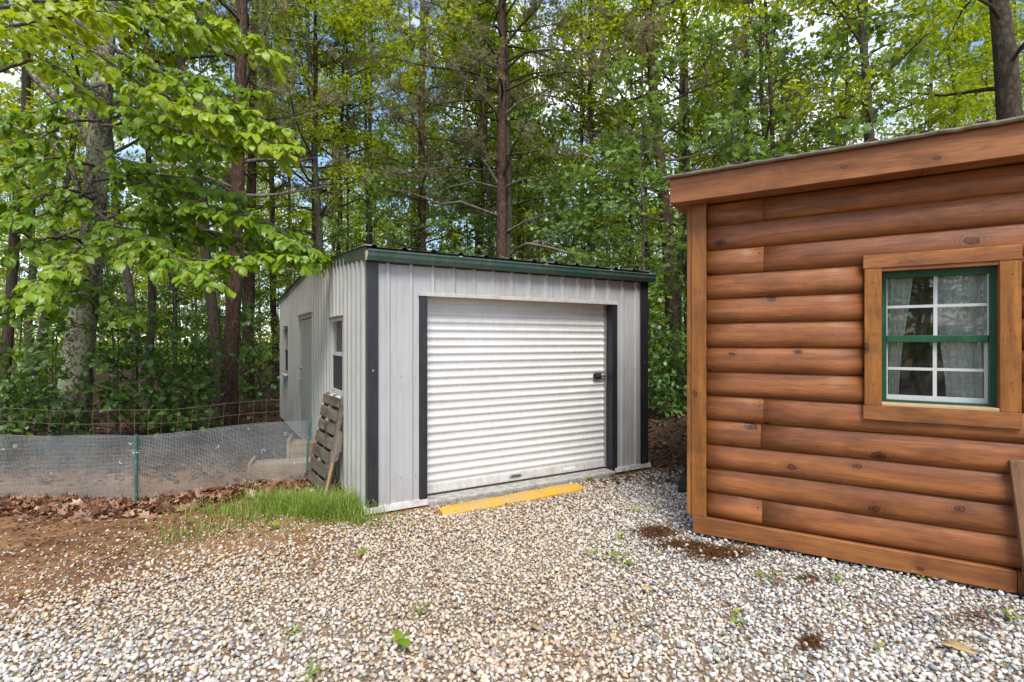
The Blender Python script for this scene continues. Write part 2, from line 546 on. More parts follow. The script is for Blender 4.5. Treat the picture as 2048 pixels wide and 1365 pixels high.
M['leaf_lime'] = mat_leaf('lime_green_leaf', (0.075, 0.165, 0.008), (0.185, 0.300, 0.012), (0.36, 0.42, 0.015), 0.45, 0.0, 0.03, (1.5, 1.35, 0.4))
M['leaf_wood'] = mat_leaf('woodland_leaf', (0.100, 0.160, 0.014), (0.210, 0.290, 0.020), (0.36, 0.41, 0.024), 0.55, 0.5, 0.02, (1.9, 1.65, 0.4))
M['leaf_maple'] = mat_leaf('cool_green_maple_leaf', (0.075, 0.150, 0.038), (0.145, 0.245, 0.062), (0.25, 0.345, 0.105), 0.45, 0.3, 0.04)
M['leaf_shrub'] = mat_leaf('dark_shrub_leaf', (0.035, 0.090, 0.014), (0.075, 0.155, 0.026), (0.145, 0.230, 0.042), 0.42, 0.4, 0.04)
M['needle'] = mat_leaf('grey_green_pine_needle', (0.150, 0.150, 0.075), (0.27, 0.26, 0.135), (0.40, 0.32, 0.20), 0.40, 0.2, 0.03, (1.2, 1.1, 0.7))
M['grass'] = mat_leaf('fresh_grass_blade', (0.10, 0.18, 0.02), (0.21, 0.31, 0.04), (0.40, 0.44, 0.12), 0.4, 0.0, 0.03)
M['dead_leaf'] = mat_leaf('brown_dead_leaf', (0.075, 0.032, 0.018), (0.235, 0.108, 0.060), (0.44, 0.28, 0.18), 0.2, 0.0, 0.03, (1.2, 1.0, 0.7))
M['forest_leaf'] = mat_leaf('dull_forest_litter_leaf', (0.04, 0.025, 0.015), (0.105, 0.062, 0.038), (0.20, 0.135, 0.09), 0.15, 0.0, 0.02, (1.2, 1.0, 0.7))


def mat_gravel():
    t = NT('gravel_stone')
    c = t.attr('stone', 'Color')
    v = t.world()
    n1 = t.noise(v, 120.0, 4, 0.6)
    c = t.mix(c, t.mix(c, (0.35, 0.28, 0.2), 1.0, 'MULTIPLY'), t.ramp(n1, [(0.5, 0.0), (0.8, 0.5)]))
    t.bsdf(c, 0.85, 0, 0.25, t.bump(n1, 0.25, 0.004))
    return t.done()


M['gravel'] = mat_gravel()


def mat_ground():
    t = NT('yard_and_forest_soil')
    g = t.world()
    sp = t.n('ShaderNodeSeparateXYZ'); t.put(sp.inputs[0], g)
    wob = t.math('MULTIPLY', t.math('SUBTRACT', t.noise(g, 0.9, 4), 0.5), 1.6)
    yy = t.math('ADD', sp.outputs[1], wob)
    xx = t.math('ADD', sp.outputs[0], wob)
    soil = t.ramp(t.noise(g, 9.0, 6, 0.7), [(0.3, (0.050, 0.021, 0.012)), (0.5, (0.120, 0.056, 0.033)), (0.72, (0.25, 0.145, 0.090))])
    clay = t.ramp(t.noise(g, 14.0, 5, 0.7), [(0.3, (0.15, 0.075, 0.030)), (0.55, (0.31, 0.175, 0.080)), (0.75, (0.43, 0.29, 0.16))])
    wood = t.ramp(t.noise(g, 16.0, 6, 0.75), [(0.3, (0.022, 0.014, 0.009)), (0.5, (0.060, 0.036, 0.023)), (0.7, (0.13, 0.085, 0.058))])
    under = t.ramp(t.noise(g, 25.0, 5, 0.7), [(0.3, (0.13, 0.085, 0.052)), (0.55, (0.27, 0.19, 0.125)), (0.8, (0.42, 0.34, 0.25))])
    cl = t.math('MULTIPLY', t.ramp(t.noise(g, 0.8, 4, 0.6), [(0.38, 0.0), (0.56, 1.0)]), 0.8)
    c = t.mix(soil, clay, cl)
    c = t.mix(under, c, t.ramp(t.math('SUBTRACT', t.math('MULTIPLY', yy, 0.125), t.math('MULTIPLY', xx, 0.06)), [(0.50, 0.0), (0.60, 1.0)]))
    far = t.math('MULTIPLY', yy, 0.1)
    c = t.mix(c, wood, t.ramp(far, [(0.60, 0.0), (0.72, 1.0)]))
    h = t.noise(g, 30.0, 6, 0.75)
    t.bsdf(c, 0.97, 0, 0.1, t.bump(h, 0.7, 0.03))
    return t.done()


M['ground'] = mat_ground()


def mat_glass(name, tint=(0.9, 0.93, 0.92), refl=1.0, dirt=0.0):
    t = NT(name)
    tr = t.n('ShaderNodeBsdfTransparent'); tr.inputs['Color'].default_value = (*tint, 1)
    gl = t.n('ShaderNodeBsdfGlossy'); gl.inputs['Roughness'].default_value = 0.02
    fr = t.n('ShaderNodeFresnel'); fr.inputs['IOR'].default_value = 1.5
    f = t.math('MULTIPLY', fr.outputs[0], refl * 1.5, True)
    mx = t.n('ShaderNodeMixShader'); t.put(mx.inputs[0], f)
    t.put(mx.inputs[1], tr.outputs[0]); t.put(mx.inputs[2], gl.outputs[0])
    last = mx
    if dirt > 0:
        di = t.n('ShaderNodeBsdfDiffuse'); di.inputs['Color'].default_value = (0.5, 0.5, 0.45, 1)
        m2 = t.n('ShaderNodeMixShader')
        t.put(m2.inputs[0], t.ramp(t.noise(t.coords('Object', (1, 1, 0.4)), 25.0, 5), [(0.45, dirt * 0.2), (0.75, dirt)]))
        t.put(m2.inputs[1], last.outputs[0]); t.put(m2.inputs[2], di.outputs[0])
        last = m2
    t.put(t.out.inputs['Surface'], last.outputs[0])
    return t.done()


M['glass'] = mat_glass('window_glass', dirt=0.05)
M['glass_dirty'] = mat_glass('dusty_window_glass', dirt=0.35)


def mat_lace():
    t = NT('white_lace_curtain')
    v = t.coords('Object')
    n1 = t.noise(v, 16.0, 4, 0.6, 1.8)
    n2 = t.noise(v, 150.0, 2, 0.5)
    fig = t.ramp(n1, [(0.46, 0.0), (0.5, 1.0), (0.56, 0.0)])
    c = t.mix((0.95, 0.95, 0.92), (0.62, 0.63, 0.60), fig)
    di = t.n('ShaderNodeBsdfDiffuse'); t.put(di.inputs['Color'], c)
    tl = t.n('ShaderNodeBsdfTranslucent'); t.put(tl.inputs['Color'], c)
    mx = t.n('ShaderNodeMixShader'); mx.inputs[0].default_value = 0.15
    t.put(mx.inputs[1], di.outputs[0]); t.put(mx.inputs[2], tl.outputs[0])
    tp = t.n('ShaderNodeBsdfTransparent')
    m2 = t.n('ShaderNodeMixShader'); t.put(m2.inputs[0], t.ramp(n1, [(0.40, 0.80), (0.6, 0.97)]))
    t.put(m2.inputs[1], tp.outputs[0]); t.put(m2.inputs[2], mx.outputs[0])
    t.put(t.out.inputs['Surface'], m2.outputs[0])
    return t.done()


M['lace'] = mat_lace()

# ------------------------------------------------------------------ ground
SHED = np.array([-1.380, 4.967]); SHED_A = math.radians(30.0)
SU = np.array([math.cos(SHED_A), math.sin(SHED_A)]); SV = np.array([-SU[1], SU[0]])
SHED_W, SHED_D = 3.59, 7.17
CAB = np.array([1.553, 4.463]); CAB_A = math.radians(-32.1)
CU = np.array([math.cos(CAB_A), math.sin(CAB_A)]); CV = np.array([-CU[1], CU[0]])


def shed_st(x, y):
    return (x - SHED[0]) * SU[0] + (y - SHED[1]) * SU[1], (x - SHED[0]) * SV[0] + (y - SHED[1]) * SV[1]


def cab_st(x, y):
    return (x - CAB[0]) * CU[0] + (y - CAB[1]) * CU[1], (x - CAB[0]) * CV[0] + (y - CAB[1]) * CV[1]


def vnoise(x, y, seed=0):
    r = np.random.default_rng(100 + seed)
    out = 0.0
    for k in range(6):
        a, b, p = r.normal(size=2), r.normal(), r.uniform(0, 6.28)
        out = out + np.sin(a[0] * x + a[1] * y + p)
    return out / 6.0


def gz(x, y):
    x = np.asarray(x, float); y = np.asarray(y, float)
    h = 0.012 * vnoise(x * 2.2, y * 2.2, 1) + 0.006 * vnoise(x * 7, y * 7, 2) - 0.012
    wood = np.clip((y - 7.5) / 6.0, 0, 1)
    h = h + wood * 0.16 * vnoise(x * 0.35, y * 0.35, 3)
    # bare bank that climbs behind the cabin corner
    d2 = ((x - 3.9) / 1.25) ** 2 + ((y - 8.9) / 1.9) ** 2
    h = h + 0.42 * np.exp(-d2 * 1.2)
    # ditch beside the shed's long wall
    s, t = shed_st(x, y)
    h = h - 0.06 * np.exp(-((s + 0.35) / 0.35) ** 2) * np.clip((t - 0.6) / 0.6, 0, 1) * np.clip((9 - t) / 2, 0, 1)
    return h


xs = np.concatenate([-np.geomspace(400, 9, 26), np.arange(-8.5, 8.51, 0.11), np.geomspace(9, 400, 26)])
ys = np.concatenate([-np.geomspace(300, 3, 18), np.arange(-2.5, 14.01, 0.11), np.geomspace(14.6, 600, 34)])
gx, gy = np.meshgrid(xs, ys)
GV = np.stack([gx, gy, gz(gx, gy)], -1).reshape(-1, 3)
nx, ny = len(xs), len(ys)
ii = (np.arange(ny - 1)[:, None] * nx + np.arange(nx - 1)[None, :]).ravel()
GF = np.stack([ii, ii + 1, ii + nx + 1, ii + nx], -1)
ground = obj('ground', new_mesh('ground', GV, GF, M['ground'], True))
tag(ground, 'bare brown soil of the yard running into the leaf-strewn forest floor', kind='structure')

# ------------------------------------------------------------------ metal shed
shed = empty('metal_shed', (SHED[0], SHED[1], 0), SHED_A)
tag(shed, 'grey ribbed metal shed with white roller door and green gutter', 'shed')


def rib_profile(x0, x1, first, pitch, h=0.020, hb=0.030, ht=0.013, minor=True):
    pts = []
    k0 = int(math.floor((x0 - first) / pitch)) - 1
    for k in range(k0, k0 + int((x1 - x0) / pitch) + 4):
        c = first + k * pitch
        pts += [(c - hb, 0), (c - ht, h), (c + ht, h), (c + hb, 0)]
        if minor:
            for m in (0.36, 0.64):
                q = c + pitch * m
                pts += [(q - 0.009, 0), (q - 0.004, 0.003), (q + 0.004, 0.003), (q + 0.009, 0)]
    xs_ = np.array([p[0] for p in pts]); hs = np.array([p[1] for p in pts])
    o = np.argsort(xs_); xs_, hs = xs_[o], hs[o]
    inner = [(x, d) for x, d in zip(xs_, hs) if x0 < x < x1]
    return [(x0, float(np.interp(x0, xs_, hs)))] + inner + [(x1, float(np.interp(x1, xs_, hs)))], (xs_, hs)


def ribbed(name, x0, x1, z0, ztop, first, pitch, mat, parent, to3, holes=(), off=0.0, **kw):
    prof, (XS, HS) = rib_profile(x0, x1, first, pitch, **kw)
    cuts = sorted({c for h in holes for c in h[:2] if x0 < c < x1})
    for c in cuts: prof.append((c, float(np.interp(c, XS, HS))))
    prof.sort()
    V, F = [], []
    for (a, da), (b, db) in zip(prof[:-1], prof[1:]):
        if b - a < 1e-6: continue
        mid = 0.5 * (a + b)
        segs = [(z0, None)]
        hh = sorted((h for h in holes if h[0] <= mid <= h[1]), key=lambda h: h[2])
        lo = z0; iv = []
        for h in hh:
            if h[2] > lo: iv.append((lo, h[2]))
            lo = max(lo, h[3])
        iv.append((lo, None))
        for p, q in iv:
            za, zb = (ztop(a), ztop(b)) if q is None else (q, q)
            if min(za, zb) <= p: continue
            i = len(V)
            V += [to3(a, da + off, p), to3(b, db + off, p), to3(b, db + off, zb), to3(a, da + off, za)]
            F.append((i, i + 1, i + 2, i + 3))
    me = new_mesh(name, V, F, mat)
    import bmesh
    bm = bmesh.new(); bm.from_mesh(me)
    bmesh.ops.remove_doubles(bm, verts=bm.verts, dist=1e-5)
    bm.to_mesh(me); bm.free()
    o = obj(name, me, parent)
    sm = o.modifiers.new('sheet', 'SOLIDIFY'); sm.thickness = 0.0015; sm.offset = -1
    return o


RIDGE_T, EAVE_F, RIDGE_Z, EAVE_B = 3.10, 2.50, 2.735, 2.50


def shed_top(t):
    if t < RIDGE_T: return EAVE_F + (RIDGE_Z - EAVE_F) * t / RIDGE_T
    return RIDGE_Z + (EAVE_B - RIDGE_Z) * (t - RIDGE_T) / (SHED_D - RIDGE_T)


front3 = lambda s, d, z: (s, -d, z)
side3 = lambda t, d, z: (-d, t, z)
right3 = lambda t, d, z: (SHED_W + d, t, z)
back3 = lambda s, d, z: (s, SHED_D + d, z)
Z0 = 0.045
DOOR_S0, DOOR_S1, DOOR_TOP = 0.515, 3.098, 2.125
for nm, a, b, z0, mt in (('front_panel', 0.0, 0.515, Z0, 'front_metal'), ('front_panel', 3.098, SHED_W, Z0, 'front_metal')):
    ribbed(nm, a, b, z0, lambda x: 2.48, 0.195, 0.231, M[mt], shed, front3)
hp = [0.5151, 1.42, 2.34, 3.0979]
for a, b in zip(hp[:-1], hp[1:]):
    ribbed('header_panel', a, b, DOOR_TOP, lambda x: 2.48, 0.195, 0.231, M['header_metal'], shed, front3)
WIN1 = (0.92, 1.60, 1.035, 1.925)
DOOR = (2.96, 4.25, 0.06, 2.06)
WIN2 = (5.70, 6.33, 1.02, 1.93)
HOLES = [WIN1, DOOR, WIN2]
edges = [0.0, 0.86, 1.78, 2.70, 3.62, 4.54, 5.46, 6.38, SHED_D]
for k, (a, b) in enumerate(zip(edges[:-1], edges[1:])):
    ribbed('side_panel', a, b, Z0 + 0.01, lambda t: shed_top(t) - 0.01, 0.10, 0.192, M['side_metal'], shed, side3, HOLES,
           off=0.0 if k % 2 == 0 else 0.002, minor=False, h=0.036, hb=0.046, ht=0.024)
ribbed('side_panel', 0, SHED_D, Z0, lambda t: shed_top(t) - 0.01, 0.10, 0.192, M['side_metal'], shed, right3, minor=False)
ribbed('back_panel', 0, SHED_W, Z0, lambda t: EAVE_B - 0.02, 0.10, 0.192, M['side_metal'], shed, back3, minor=False)
# foundation skid and flashing
MB().box(0.02, SHED_W - 0.02, 0.03, SHED_D - 0.02, -0.25, Z0 - 0.004).build('foundation', M['foundation'], shed)
fl = MB()
fl.prism([(-0.045, 0.005), (-0.004, 0.0), (-0.004, 0.065), (-0.028, 0.06)], 'x', -0.045, 0.60)
fl.build('base_flashing', M['white_trim'], shed)
MB().prism([(-0.045, 0.015), (-0.004, 0.01), (-0.004, 0.07), (-0.028, 0.065)], 'x', 3.06, SHED_W + 0.07).build('base_flashing', M['white_trim'], shed)
MB().prism([(-0.035, 0.02), (-0.003, 0.02), (-0.003, 0.055), (-0.028, 0.055)], 'y', 0.0, 2.9).build('base_flashing', M['white_trim'], shed)
# corner trims
ct = MB()
ct.prism([(-0.006, -0.004), (-0.006, -0.028), (0.096, -0.028), (0.096, -0.0215), (0.0, -0.0215), (0.0, -0.004)], 'z', 0.06, 2.40)
ct.build('corner_trim', M['black_trim'], shed)
ct = MB()
ct.prism([(SHED_W - 0.10, -0.028), (SHED_W + 0.028, -0.028), (SHED_W + 0.028, 0.10), (SHED_W + 0.0215, 0.10), (SHED_W + 0.0215, -0.0215), (SHED_W - 0.10, -0.0215)], 'z', 0.07, 2.42)
ct.build('corner_trim', M['black_trim'], shed)
MB().box(-0.016, -0.0065, -0.021, 0.018, 0.07, 2.47).build('corner_trim', M['green_rake'], shed)
for zz in (0.12, 1.36):
    for (sx, sy) in ((0.045, -0.030), (SHED_W - 0.03, -0.030)):
        MB().box(sx - 0.008, sx + 0.008, sy - 0.003, sy + 0.003, zz, zz + 0.016).build('screw', M['steel'], shed)
for zz in (0.30, 1.30, 2.30):
    for sc_ in (0.26, 0.33, 0.48, 3.16, 3.24, 3.40):
        MB().tube([(sc_, -0.001, zz), (sc_, -0.006, zz)], 0.006, 6).build('screw', M['steel'], shed)
for zz in (0.35, 0.98, 1.40, 2.2):
    for tt in (0.20, 0.39, 0.58, 0.77, 1.72, 1.91, 2.30, 2.68):
        MB().tube([(-0.036, tt - 0.0, zz), (-0.041, tt, zz)], 0.006, 6).build('screw', M['steel'], shed)
# black door jambs with a return of about 12 cm
REC = 0.125
jl = MB().prism([(0.515, -0.026), (0.594, -0.026), (0.594, REC + 0.03), (0.588, REC + 0.03), (0.588, -0.019), (0.515, -0.019)], 'z', 0.035, DOOR_TOP - 0.012)
jl.build('door_jamb', M['black_trim'], shed)
jr = MB().prism([(3.017, -0.026), (3.098, -0.026), (3.098, -0.019), (3.023, -0.019), (3.023, REC + 0.03), (3.017, REC + 0.03)], 'z', 0.035, DOOR_TOP - 0.012)
jr.build('door_jamb', M['black_trim'], shed)
gd = MB()
gd.box(3.000, 3.0165, REC - 0.045, REC + 0.02, 0.06, DOOR_TOP - 0.02)
gd.build('door_track', M['steel'], shed)
MB().box(0.5945, 0.61, REC - 0.045, REC + 0.02, 0.06, DOOR_TOP - 0.02).build('door_track', M['steel'], shed)
hd = MB().prism([(-0.034, DOOR_TOP - 0.022), (REC + 0.05, DOOR_TOP - 0.022), (REC + 0.05, DOOR_TOP - 0.016), (-0.022, DOOR_TOP - 0.012), (-0.0205, DOOR_TOP + 0.016), (-0.034, DOOR_TOP + 0.012)], 'x', 0.505, 3.105)
hd.build('door_header', M['white_trim'], shed)
# roller door, slat by slat
rd = empty('roller_door'); rd.parent = shed
PITCH, NSL, ZB = 0.0825, 24, 0.155
prof = []
for a in np.linspace(0, 1, 15):
    d = 0.0120 * (0.5 - 0.5 * math.cos(2 * math.pi * min(1.0, max(0.0, (a - 0.22) / 0.78)))) ** 0.8
    prof.append((a * PITCH, d))
sv, sf = [], []
for x in (0.612, 2.999):
    for z, d in prof: sv.append((x, REC - d, z))
n_ = len(prof)
for i in range(n_ - 1): sf.append((i, n_ + i, n_ + i + 1, i + 1))
sl_me = new_mesh('slat', sv, sf, M['door_white'], True)
for k in range(NSL):
    obj('slat', sl_me, rd, (0, R.uniform(-0.001, 0.001), ZB + k * PITCH))
bb = MB().prism([(REC - 0.028, 0.070), (REC + 0.01, 0.070), (REC + 0.01, ZB), (REC - 0.010, ZB), (REC - 0.016, ZB - 0.018), (REC - 0.028, 0.085)], 'x', 0.612, 2.999)
bb.build('bottom_bar', M['white_trim'], rd)
MB().box(0.612, 2.999, REC - 0.02, REC + 0.004, 0.047, 0.069).build('rubber_seal', M['dark_steel'], rd)
la = MB()
la.box(2.83, 2.985, REC - 0.036, REC - 0.019, 1.168, 1.178, 0.003)
la.box(2.83, 2.985, REC - 0.036, REC - 0.019, 1.242, 1.252, 0.003)
la.box(2.82, 2.95, REC - 0.030, REC - 0.012, 1.180, 1.240, 0.006)
la.box(2.85, 3.008, REC - 0.044, REC - 0.030, 1.200, 1.220, 0.005)
la.box(2.87, 2.885, REC - 0.054, REC - 0.034, 1.193, 1.227, 0.005)
la.build('latch', M['dark_steel'], rd)


def oval(cx, cz, rx, rz, y, th=0.003, n=20):
    return [(cx + rx * math.cos(2 * math.pi * i / n), cz + rz * math.sin(2 * math.pi * i / n)) for i in range(n)]


o = MB().prism(oval(1.70, 0.118, 0.085, 0.024, 0), 'y', REC - 0.0300, REC - 0.0245)
o.build('badge', M['sticker'], rd)
for bx0 in (1.645, 1.675, 1.705, 1.735):
    MB().box(bx0, bx0 + 0.022, REC - 0.0316, REC - 0.0302, 0.108, 0.128).build('badge_mark', M['dark_steel'], rd)
MB().box(2.36, 2.53, REC - 0.0300, REC - 0.0225, 0.095, 0.128).build('label', M['white_plastic'], rd)
# concrete threshold with a ridged nosing
MB().box(0.60, 3.02, -0.085, REC + 0.10, -0.12, 0.046, 0.008).build('threshold', M['concrete'], shed)
for k in range(66):
    a = 0.63 + k * 0.0355
    MB().prism([(a, 0.012), (a + 0.014, 0.012), (a + 0.026, 0.040), (a + 0.012, 0.040)], 'y', -0.0905, -0.0848).build('nosing_ridge', M['concrete'], shed) if k < 1 else obj('nosing_ridge', bpy.data.meshes['nosing_ridge'], shed, ((k * 0.0355), 0, 0))
# roof: two slopes of ribbed sheet with real edges, gutter, rake trims
def roof_slope(t0, z0, t1, z1):
    V, F = [], []
    pr, _ = rib_profile(-0.06, SHED_W + 0.07, 0.05, 0.30, 0.024, 0.035, 0.012, False)
    for s, d in pr: V += [(s, t0, z0 + d), (s, t1, z1 + d)]
    for i in range(len(pr) - 1): F.append((2 * i, 2 * i + 2, 2 * i + 3, 2 * i + 1))
    o = obj('roof_slope', new_mesh('roof_slope', V, F, M['roof_metal']), shed)
    sm = o.modifiers.new('sheet', 'SOLIDIFY'); sm.thickness = 0.004; sm.offset = -1
roof_slope(-0.060, 2.548, RIDGE_T, RIDGE_Z + 0.030)
roof_slope(RIDGE_T, RIDGE_Z + 0.022, SHED_D + 0.06, EAVE_B + 0.018)
MB().box(-0.01, SHED_W + 0.01, -0.0195, 0.02, 2.40, 2.540).build('eave_board', M['black_trim'], shed)
gut = MB()
gp = [(-0.024, 2.412), (-0.098, 2.412), (-0.107, 2.428), (-0.122, 2.452), (-0.131, 2.488), (-0.141, 2.496), (-0.141, 2.508), (-0.131, 2.509), (-0.129, 2.496), (-0.120, 2.486), (-0.113, 2.455), (-0.098, 2.430), (-0.092, 2.420), (-0.032, 2.420), (-0.032, 2.500), (-0.024, 2.500)]
gut.prism(gp, 'x', -0.03, SHED_W + 0.075)
gut.build('gutter', M['green_gutter'], shed)
for gxa, gxb in ((-0.034, -0.030), (SHED_W + 0.075, SHED_W + 0.079)):
    MB().prism([(-0.026, 2.413), (-0.098, 2.413), (-0.107, 2.428), (-0.122, 2.452), (-0.131, 2.488), (-0.139, 2.498), (-0.026, 2.498)], 'x', gxa, gxb).build('gutter_end_cap', M['cap_metal'], shed)
for gs in (0.9, 1.95, 2.9, 3.55):
    MB().box(gs, gs + 0.028, -0.143, -0.02, 2.5095, 2.516).build('gutter_strap', M['cap_metal'], shed)
for (ta, za, tb, zb) in ((-0.05, EAVE_F - 0.005, RIDGE_T, RIDGE_Z + 0.0), (RIDGE_T, RIDGE_Z, SHED_D + 0.05, EAVE_B - 0.002)):
    for sx in (-1, 1):
        x_in, x_out = (-0.022, -0.038) if sx < 0 else (SHED_W + 0.022, SHED_W + 0.038)
        MB().prism([(ta, za - 0.075), (tb, zb - 0.075), (tb, zb + 0.045), (ta, za + 0.045)], 'x', min(x_in, x_out), max(x_in, x_out)).build('rake_trim', M['green_rake'], shed)
MB().prism([(-0.075, 2.552), (0.02, 2.556), (0.02, 2.562), (-0.075, 2.558)], 'x', -0.045, 0.02).build('corner_flashing', M['white_trim'], shed)


def shed_window(w, name='window'):
    t0, t1, z0, z1 = w
    wr = empty(name); wr.parent = shed
    f = MB()
    f.box(-0.030, 0.04, t0, t0 + 0.045, z0, z1); f.box(-0.030, 0.04, t1 - 0.045, t1, z0, z1)
    f.box(-0.029, 0.04, t0 + 0.045, t1 - 0.045, z1 - 0.045, z1); f.box(-0.029, 0.04, t0 + 0.045, t1 - 0.045, z0, z0 + 0.05)
    f.build('frame', M['white_trim'], wr)
    zm = 0.5 * (z0 + z1) + 0.02
    MB().box(-0.022, 0.03, t0 + 0.045, t1 - 0.045, zm - 0.022, zm + 0.022).build('meeting_rail', M['white_trim'], wr)
    MB().box(-0.002, 0.003, t0 + 0.045, t1 - 0.045, zm + 0.022, z1 - 0.045).build('pane', M['glass_dirty'], wr)
    MB().box(-0.012, -0.009, t0 + 0.045, t1 - 0.045, z0 + 0.05, zm - 0.022).build('insect_screen', M['screen'], wr)
    MB().prism([(-0.075, z1 + 0.0), (-0.022, z1 + 0.022), (-0.022, z1 + 0.03), (-0.078, z1 + 0.012)], 'y', t0 - 0.04, t1 + 0.04).build('head_trim', M['beige_door'], wr)
    MB().prism([(-0.085, z0 - 0.045), (-0.022, z0 - 0.012), (-0.022, z0 - 0.002), (-0.085, z0 - 0.03)], 'y', t0 - 0.03, t1 + 0.03).build('sill', M['white_trim'], wr)


shed_window(WIN1)
shed_window(WIN2)
sd = empty('side_door'); sd.parent = shed
MB().box(-0.012, 0.03, DOOR[0] + 0.06, DOOR[1] - 0.04, DOOR[2], DOOR[3] - 0.07).build('door_leaf', M['beige_door'], sd)
df = MB()
df.box(-0.028, 0.05, DOOR[0] + 0.012, DOOR[0] + 0.055, DOOR[2], DOOR[3]); df.box(-0.028, 0.05, DOOR[1] - 0.038, DOOR[1], DOOR[2], DOOR[3])
df.box(-0.027, 0.05, DOOR[0] + 0.055, DOOR[1] - 0.038, DOOR[3] - 0.06, DOOR[3])
df.build('frame', M['beige_door'], sd)
MB().box(-0.024, -0.016, DOOR[0] - 0.002, DOOR[0] + 0.012, DOOR[2], DOOR[3]).build('seal', M['dark_steel'], sd)
MB().box(-0.06, -0.02, DOOR[0] - 0.03, DOOR[1] + 0.05, DOOR[3] + 0.002, DOOR[3] + 0.022).build('head_trim', M['beige_door'], sd)
hn = MB()
hn.tube([(-0.012, 4.13, 1.03), (-0.065, 4.13, 1.03)], 0.022, 10)
hn.tube([(-0.062, 4.14, 1.03), (-0.064, 3.98, 1.025)], 0.012, 8)
hn.build('handle', M['steel'], sd)
MB().tube([(-0.012, 4.13, 1.21), (-0.038, 4.13, 1.21)], 0.028, 12).build('deadbolt', M['steel'], sd)

# ------------------------------------------------------------------ log-sided cabin
cabin = empty('log_cabin', (CAB[0], CAB[1], 0), CAB_A)
tag(cabin, 'brown stained log-sided cabin with a green sash window', 'cabin')
CW, CD = 4.6, 3.6
LZ0, LP = 0.175, 0.203


def log_mesh(name, length, h, seed):
    """half-round log siding strip: bulging face, tight joint top and bottom"""
    rr = random.Random(seed)
    zz = np.linspace(0, 1, 13)
    prof = [(-(0.012 + 0.034 * ((1 - (1 - a / 0.34) ** 2.4) if a < 0.34 else (1 - ((a - 0.34) / 0.66) ** 1.9))), a * h) for a in zz]
    prof[0] = (0.006, 0.0); prof.insert(1, (-0.014, 0.0008)); prof[-1] = (0.004, h - 0.0004); prof.insert(-1, (-0.012, h - 0.0008))
    nseg = max(2, int(length / 0.25))
    V, F = [], []
    n = len(prof)
    for k in range(nseg + 1):
        x = length * k / nseg
        wob = 0.0022 * math.sin(3.1 * x + seed) + 0.0015 * math.sin(7.7 * x + 2 * seed)
        for j, (y, z) in enumerate(prof):
            V.append((x, y + (wob if 1 < j < n - 2 else 0), z))
    for k in range(nseg):
        for j in range(n - 1):
            a = k * n + j
            F.append((a, a + n, a + n + 1, a + 1))
    F.append(tuple(range(n))[::1]); F.append(tuple(range(nseg * n, nseg * n + n))[::-1])
    return new_mesh(name, V, F, M['log'], True)


W_S0, W_S1 = 1.217, 2.048
joints = {0: 0.545, 3: 0.535, 4: 0.555, 10: 0.555, 12: 0.55, 7: 3.0, 1: 3.3, 8: 2.9, 2: 2.7, 11: 3.1}
for k in range(13):
    z = LZ0 + k * LP
    h = LP if k < 12 else 0.185
    spans = [(0.119, CW)]
    if k in joints: spans = [(0.119, joints[k] - 0.0015), (joints[k] + 0.0015, CW)]
    if z + h > 1.21 and z < 2.14:
        ns = []
        for a, b in spans:
            if b <= W_S0 + 0.02 or a >= W_S1 - 0.02: ns.append((a, b)); continue
            if a < W_S0: ns.append((a, W_S0 + 0.012))
            if b > W_S1: ns.append((W_S1 - 0.012, b))
        spans = ns
    for a, b in spans:
        obj('log', log_mesh('log', b - a, h, k * 3 + len(bpy.data.meshes)), cabin, (a, 0, z))
for k in (0, 3, 4, 10, 12):
    for dx in (-0.03, 0.03):
        MB().tube([(joints[k] + dx, -0.030, LZ0 + k * LP + 0.145), (joints[k] + dx, -0.039, LZ0 + k * LP + 0.143)], 0.005, 8).build('nail', M['dark_steel'], cabin)
nb = MB(); nb.box(0.119, 1.25, 0.010, 0.06, 0.1, 2.80); nb.box(2.02, CW, 0.010, 0.06, 0.1, 2.80)
nb.box(1.25, 2.02, 0.010, 0.06, 0.1, 1.10); nb.box(1.25, 2.02, 0.010, 0.06, 2.25, 2.82)
nb.build('wall_sheathing', M['dark_timber'], cabin)
MB().box(0.0, 0.119, -0.060, 0.02, 0.172, 2.802, 0.004).build('corner_board', M['trim_v'], cabin)
MB().box(-0.040, -0.0015, -0.045, 0.10, 0.172, 2.802, 0.003).build('corner_board', M['trim_v'], cabin)
MB().box(0.012, 2.03, -0.062, 0.02, 0.030, 0.1705, 0.004).build('skirt_board', M['trim_h'], cabin)
MB().box(2.033, CW, -0.062, 0.02, 0.030, 0.1705, 0.004).build('skirt_board', M['trim_h'], cabin)
MB().box(0.02, CW, 0.07, CD, -0.2, 0.10).build('floor_skid', M['foundation'], cabin)
# end wall facing the trees, back and far walls so the cabin is closed
for k in range(13):
    z = LZ0 + k * LP
    o = obj('log', log_mesh('log', CD - 0.1, LP if k < 12 else 0.185, 300 + k), cabin, (0.0, CD, z), (0, 0, -math.pi / 2))
MB().box(0.02, CW, CD - 0.05, CD, 0.1, 2.80).build('back_wall', M['log'], cabin)
MB().box(CW - 0.05, CW, 0.06, CD - 0.05, 0.1, 2.80).build('end_wall', M['log'], cabin)
MB().box(0.02, 0.05, 0.06, CD - 0.05, 0.1, 2.80).build('wall_lining', M['room'], cabin)
ro = empty('roof'); ro.parent = cabin
MB().box(-0.14, 2.88, -0.215, -0.170, 2.800, 3.005, 0.004).build('fascia_board', M['fascia'], ro)
MB().box(2.883, CW + 0.2, -0.215, -0.170, 2.800, 3.005, 0.004).build('fascia_board', M['fascia'], ro)
MB().box(-0.14, -0.098, -0.169, CD + 0.2, 2.800, 3.005, 0.004).build('fascia_board', M['trim_h'], ro)
